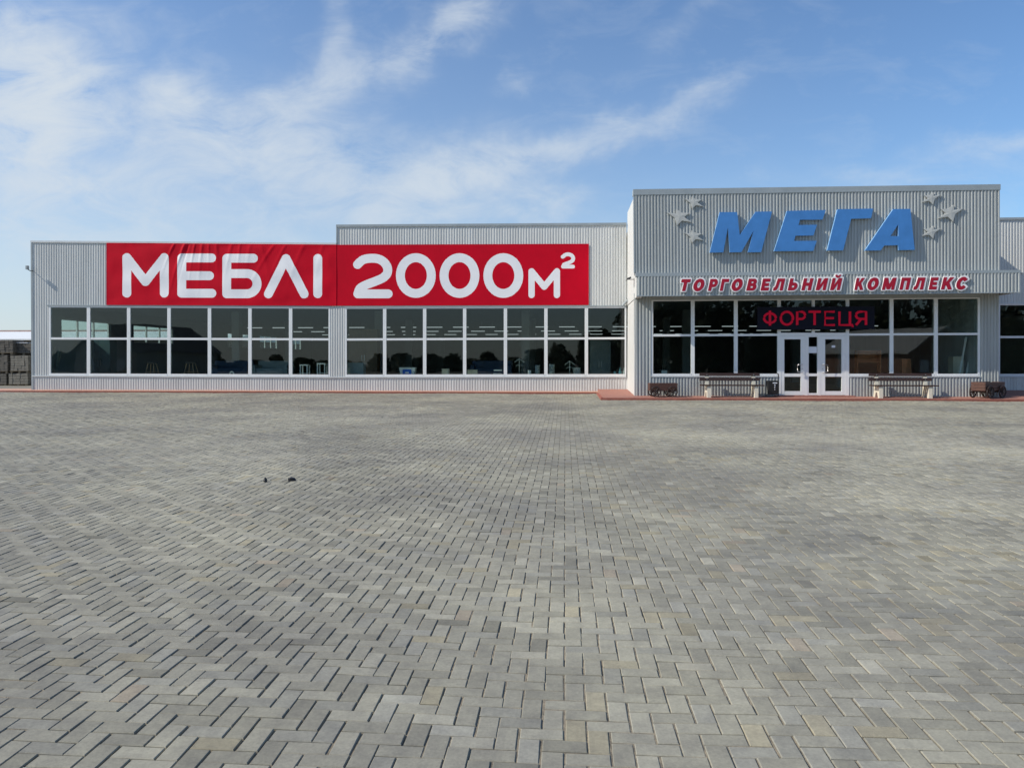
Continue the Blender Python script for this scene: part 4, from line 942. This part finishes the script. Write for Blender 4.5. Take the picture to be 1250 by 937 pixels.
def wardrobe(px0, px1, pyt, Y, mat, label):
    a, b = at(px0, pyt, Y), at(px1, pyt, Y); w = b.x - a.x; h = a.z - .15; c = Vector(((a.x + b.x) / 2, Y, .15)); r = tag(empty('wardrobe', c), label, 'wardrobe')
    mb = MB(); mb.box(c + Vector((0, .02, h / 2)), (w, .56, h)); mb.build('carcass', mat, r)
    for k in range(2):
        mb = MB(); mb.box(c + Vector(((k - .5) * w / 2, -.275, h / 2)), (w / 2 - .012, .022, h - .06)); d = mb.build('door', mat, r)
        mb = MB(); mb.box(c + Vector(((-.06 if k == 0 else .06), -.30, h * .5)), (.02, .025, .3)); mb.build('handle', M_STEEL, d)
def sofa(px, Y, w, mat, label, rz=0):
    c = Vector((at(px, 450, Y).x, Y, LEDGE)); r = tag(empty('sofa', c), label, 'sofa')
    for nm, o, d in (('seat', (0, 0, .2), (w - .36, .8, .36)), ('backrest', (0, .42, .42), (w, .2, .62)), ('armrest', (-w / 2 + .09, -.02, .28), (.18, .84, .5)), ('armrest', (w / 2 - .09, -.02, .28), (.18, .84, .5))):
        mb = MB(); mb.box(c + Vector(o), d); mb.build(nm, mat, r, bevel=.04)
wardrobe(84, 104, 412, YL + 4.2, M_PETROL, 'tall petrol blue wardrobe far inside the leftmost window')
wardrobe(112, 138, 414, YL + 4.4, M_PETROL, 'wide petrol blue wardrobe far inside the second window from the left end')
wardrobe(428, 462, 402, YL + 4.5, M_WALNUT, 'walnut wardrobe deep inside the first window under 2000')
wardrobe(720, 745, 416, YL + 4.0, M_GREYGOODS, 'grey wardrobe deep inside the window next to the entrance block')
sofa(262 + 20, YL + 2.4, 1.9, M_NAVY, 'navy sofa inside the fifth window from the left end'); sofa(333, YL + 2.6, 1.7, M_GREYGOODS, 'grey sofa inside the sixth window from the left end')
sofa(600, YL + 2.8, 1.9, M_NAVY, 'navy sofa inside the fourth window under 2000')
mb = MB(); mb.lohi((XW + .22, YL + 1.51, LEDGE - .05), (XL - .06, YL + 3.4, LEDGE)); mb.build('display_ledge', M_IN_WALL, BLD)
# shelf, board and leaning frames in the right of the entrance
r = tag(empty('wooden_rack', spot(1059, YM + 1.0, LEDGE_E)), 'reddish wooden rack behind the window right of the doors', 'rack'); p = r.location.copy()
for sx in (-.42, .42):
    mb = MB(); mb.box(p + Vector((sx, 0, .5)), (.04, .3, 1.0)); mb.build('side_panel', M_ORANGE, r)
for z in (.02, .55, .98):
    mb = MB(); mb.box(p + Vector((0, 0, z)), (.80, .3, .03)); mb.build('shelf', M_ORANGE, r)
mb = MB(); mb.box(p + Vector((0, .14, .77)), (.80, .01, .40)); mb.build('back_panel', M_ORANGE, r)
mb = MB(); mb.box(spot(1108, YM + 1.0, LEDGE_E) + Vector((0, .1, .34)), (.34, .03, .68), rx=-.12); tag(mb.build('wooden_board', M_ORANGE), 'orange wooden board leaning behind the middle window right of the doors', 'board')
r = tag(empty('leaning_frame', spot(1183, YM + .6, LEDGE_E)), 'white timber frame leaning in the last entrance window', 'frame'); p = r.location.copy()
for dx, hgt, an in ((-.25, 1.5, .16), (.02, 1.5, .19), (.24, 1.0, -.26)):
    mb = MB(); mb.box(p + Vector((dx, 0, hgt / 2)), (.06, .05, hgt), ry=an); mb.build('rail', M_WHITEGOODS, r)

# ------------------------------------------------------------------ pallets of blocks and the shed beyond the left corner
def pallet(x0, x1, y0, y1, Y, mat, label, wrap=False):
    a, b = at(x0, y0, Y), at(x1, y1, Y); w = b.x - a.x; c = Vector(((a.x + b.x) / 2, Y + .5, b.z)); hh = a.z - b.z
    r = empty('pallet_stack', c); tag(r, label, 'pallet', 'pallets of concrete blocks left of the building')
    mb = MB(); 
    for dx in (-.42, 0, .42): mb.box(c + Vector((dx * w, 0, .045)), (.1 * w, .9, .09))
    mb.box(c + Vector((0, 0, .105)), (w, .95, .025)); mb.build('pallet', M_PALLET, r)
    mb = MB(); z = .12; k = max(2, round((hh - .12) / .13)); lh = (hh - .12) / k; nb = 5
    for i in range(k):
        for j in range(nb):
            ww = w * .96 / nb
            mb.box(c + Vector(((j - (nb - 1) / 2) * ww + random.uniform(-.008, .008), random.uniform(-.012, .012), z + lh * (i + .5))), (ww - .012, .86, lh - .012))
    mb.build('block_layer', mat, r)
    if wrap:
        mb = MB(); mb.box(c + Vector((-.1 * w, 0, hh + .02)), (w * .62, .9, .03)); mb.build('plastic_cover', M_PAPER, r)
PY = 39.0
pallet(-14.5, 7.4, 456, 471.5, PY, M_CONC2, 'concrete blocks at the foot of the leftmost pile, cut by the photo edge')
pallet(8.8, 33.4, 455.5, 471.5, PY, M_CONC, 'concrete blocks, bottom pallet of the middle pile')
pallet(34.3, 56, 455.8, 471.5, PY + .6, M_CONC2, 'concrete blocks, bottom pallet of the pile half hidden by the building corner')
pallet(-14, 8.8, 433.2, 455.6, PY, M_CONC2, 'concrete blocks, middle pallet of the leftmost pile')
pallet(11, 34, 434.0, 455.2, PY, M_CONC, 'paler concrete blocks, middle pallet of the middle pile')
pallet(34.6, 56, 433.6, 455.4, PY + .6, M_CONC2, 'concrete blocks, middle pallet of the pile half hidden by the building corner')
pallet(-11, 15.2, 414.6, 432.9, PY, M_CONC2, 'dark concrete blocks, top pallet of the leftmost pile')
pallet(15.8, 40, 418.6, 433.3, PY + .3, M_CONC2, 'concrete blocks under white plastic, topmost beside the building corner', True)
def shed():
    r = tag(empty('warehouse', (-62, 70, 0)), 'low warehouse with a white metal roof behind the block pallets', 'building')
    Y = 66.0; z1 = at(20, 413.6, Y).z; z2 = at(20, 404.6, Y + 10).z
    mb = MB(); mb.lohi((-90, Y + .3, -.2), (-30, Y + 20, z1 - .05)); mb.build('wall', M_CONC2, r)
    mb = MB(); mb.add([(-91, Y - .2, z1), (-29.6, Y - .2, z1), (-29.6, Y + 10, z2), (-91, Y + 10, z2), (-91, Y + 20.5, z1), (-29.6, Y + 20.5, z1)] + [(-91, Y - .2, z1 - .12), (-29.6, Y - .2, z1 - .12), (-29.6, Y + 20.5, z1 - .12), (-91, Y + 20.5, z1 - .12)],
                      [(0, 1, 2, 3), (3, 2, 5, 4), (0, 6, 7, 1), (1, 7, 8, 5, 2), (4, 5, 8, 9), (0, 3, 4, 9, 6), (6, 9, 8, 7)]); mb.build('roof', M_ROOFWHITE, r)
    mb = MB(); mb.lohi((-91, Y + 9.9, z2), (-29.6, Y + 10.1, z2 + .14)); mb.build('ridge_cap', M_BRICKRED, r)
shed()

# ------------------------------------------------------------------ dark lumps on the paving
def lump(px, py, w, h, d, label, seed):
    gy = 1.72 * F / (py - 430); p = at(px, py, gy); r = random.Random(seed); bm = bmesh.new(); bmesh.ops.create_icosphere(bm, subdivisions=3, radius=1)
    ph = [r.uniform(0, 6) for _ in range(6)]
    for v in bm.verts:
        k = 1 + .16 * math.sin(3 * v.co.x + ph[0]) + .13 * math.sin(4 * v.co.y + ph[1]) + .12 * math.sin(5 * v.co.z + ph[2])
        v.co = Vector((v.co.x * w / 2 * k, v.co.y * d / 2 * k, max(v.co.z, -.5) * h / 1.5 * k + h / 3))
        if v.co.x > w * .25: v.co.z *= .5
    me = bpy.data.meshes.new('dark_clod'); bm.to_mesh(me); bm.free(); me.materials.append(M_BLACK)
    o = bpy.data.objects.new('dark_clod', me); COL.objects.link(o); o.location = (p.x, gy, gz(gy) + .0); tag(o, label, 'clod', 'dark clods on the paving')
lump(324, 591.0, .055, .05, .06, 'small round dark clod lying on the paving, left one of two', 3)
lump(357, 589.8, .11, .05, .08, 'flatter wider dark clod on the paving, right one of two', 5)

# ------------------------------------------------------------------ what the glass mirrors: houses across the yard, and an added wood darkening the panes
def house(x, y, rz, w, d, hw, hr, label, wallc, roofc):
    r = tag(empty('house', (x, y, gz(y))), label, 'house')
    mt = Matrix.Translation((x, y, gz(y) - .1)) @ Matrix.Rotation(rz, 4, 'Z'); T = lambda q: [mt @ Vector(p) for p in q]
    mb = MB(); mb.add(T([(-w / 2, -d / 2, 0), (w / 2, -d / 2, 0), (w / 2, d / 2, 0), (-w / 2, d / 2, 0), (-w / 2, -d / 2, hw), (w / 2, -d / 2, hw), (w / 2, d / 2, hw), (-w / 2, d / 2, hw), (0, -d / 2, hr), (0, d / 2, hr)]),
                      [(0, 1, 5, 8, 4), (1, 2, 6, 5), (3, 7, 9, 6, 2), (0, 4, 7, 3), (4, 8, 9, 7), (5, 6, 9, 8)]); mb.build('wall', wallc, r)
    e = .4; mb = MB(); s = (hr - hw) / (w / 2)
    for sg_ in (-1, 1):
        q = [(sg_ * (w / 2 + e), -d / 2 - e, hw - s * e + .03), (0, -d / 2 - e, hr + .03), (0, d / 2 + e, hr + .03), (sg_ * (w / 2 + e), d / 2 + e, hw - s * e + .03)]
        mb.hexa(T(q) + T([(a, b, c + .15) for a, b, c in q]))
    mb.build('roof', roofc, r)
    for k in (-.25, .25):
        mb = MB(); c = mt @ Vector((k * w, d / 2 + .02, hw * .5)); mb.box(c, (1.2, .08, 1.3), rz); mb.build('window', M_PVC, r)
house(-51, -25, R(20), 10, 12, 3.2, 6.2, 'plastered gabled house across the yard, mirrored in the left windows', material('plaster', (.45, .42, .36), .9, vary=.1), material('slate_roof', (.10, .10, .11), .8, vary=.2))
house(36, -28, R(-25), 10, 12, 2.9, 5.4, 'pale roofed house across the yard, mirrored right of the doors', material('brick_wall', (.28, .16, .12), .9, vary=.2), material('fibre_roof', (.45, .44, .42), .85, vary=.15))
def wood():
    r = random.Random(4); vs = []; fs = []
    for k in range(180):
        x = -120 + k * 1.35 + r.uniform(-2, 2); y = -70 + r.uniform(-8, 8); H = r.uniform(1.3, 3.3) * (1 + 4.6 / (1 + math.exp(-(x - 7) / 4))) + max(0, -x - 60) * .02; z0 = gz(y)  # unseen added trees, taller to the right so the entrance panes mirror dark
        o = len(vs); vs += [(x - .2, y, z0), (x + .2, y, z0), (x + .08, y, z0 + H * .7), (x - .08, y, z0 + H * .7), (x, y - .2, z0), (x, y + .2, z0), (x, y + .08, z0 + H * .7), (x, y - .08, z0 + H * .7)]; fs += [(o, o + 1, o + 2, o + 3), (o + 4, o + 5, o + 6, o + 7)]
        for q in range(480 if x > 0 else 260):
            a = r.uniform(0, 6.28); t = r.random() ** .6; rad = t * max(1.5, H * .30); zz = H * r.uniform(.02, 1.0); rad *= math.sin(min(1, .25 + .75 * (zz / H)) * 2.6) + .1
            c = Vector((x + rad * math.cos(a), y + rad * math.sin(a), z0 + zz)); s = r.uniform(.25, .6)
            n1 = Vector((r.uniform(-1, 1), r.uniform(-1, 1), r.uniform(-1, 1))).normalized(); n2 = n1.orthogonal().normalized()
            o = len(vs); vs += [tuple(c + n1 * s), tuple(c + n2 * s), tuple(c - n1 * s * .8), tuple(c - n2 * s)]; fs.append((o, o + 1, o + 2, o + 3))
    o = MB().add(vs, fs).build('added_woodland', material('foliage', (.06, .07, .035), .8, vary=.4, scale=.6)); tag(o, 'unseen belt of trees added far across the yard to darken the mirroring glass', 'trees', kind='stuff')
wood()
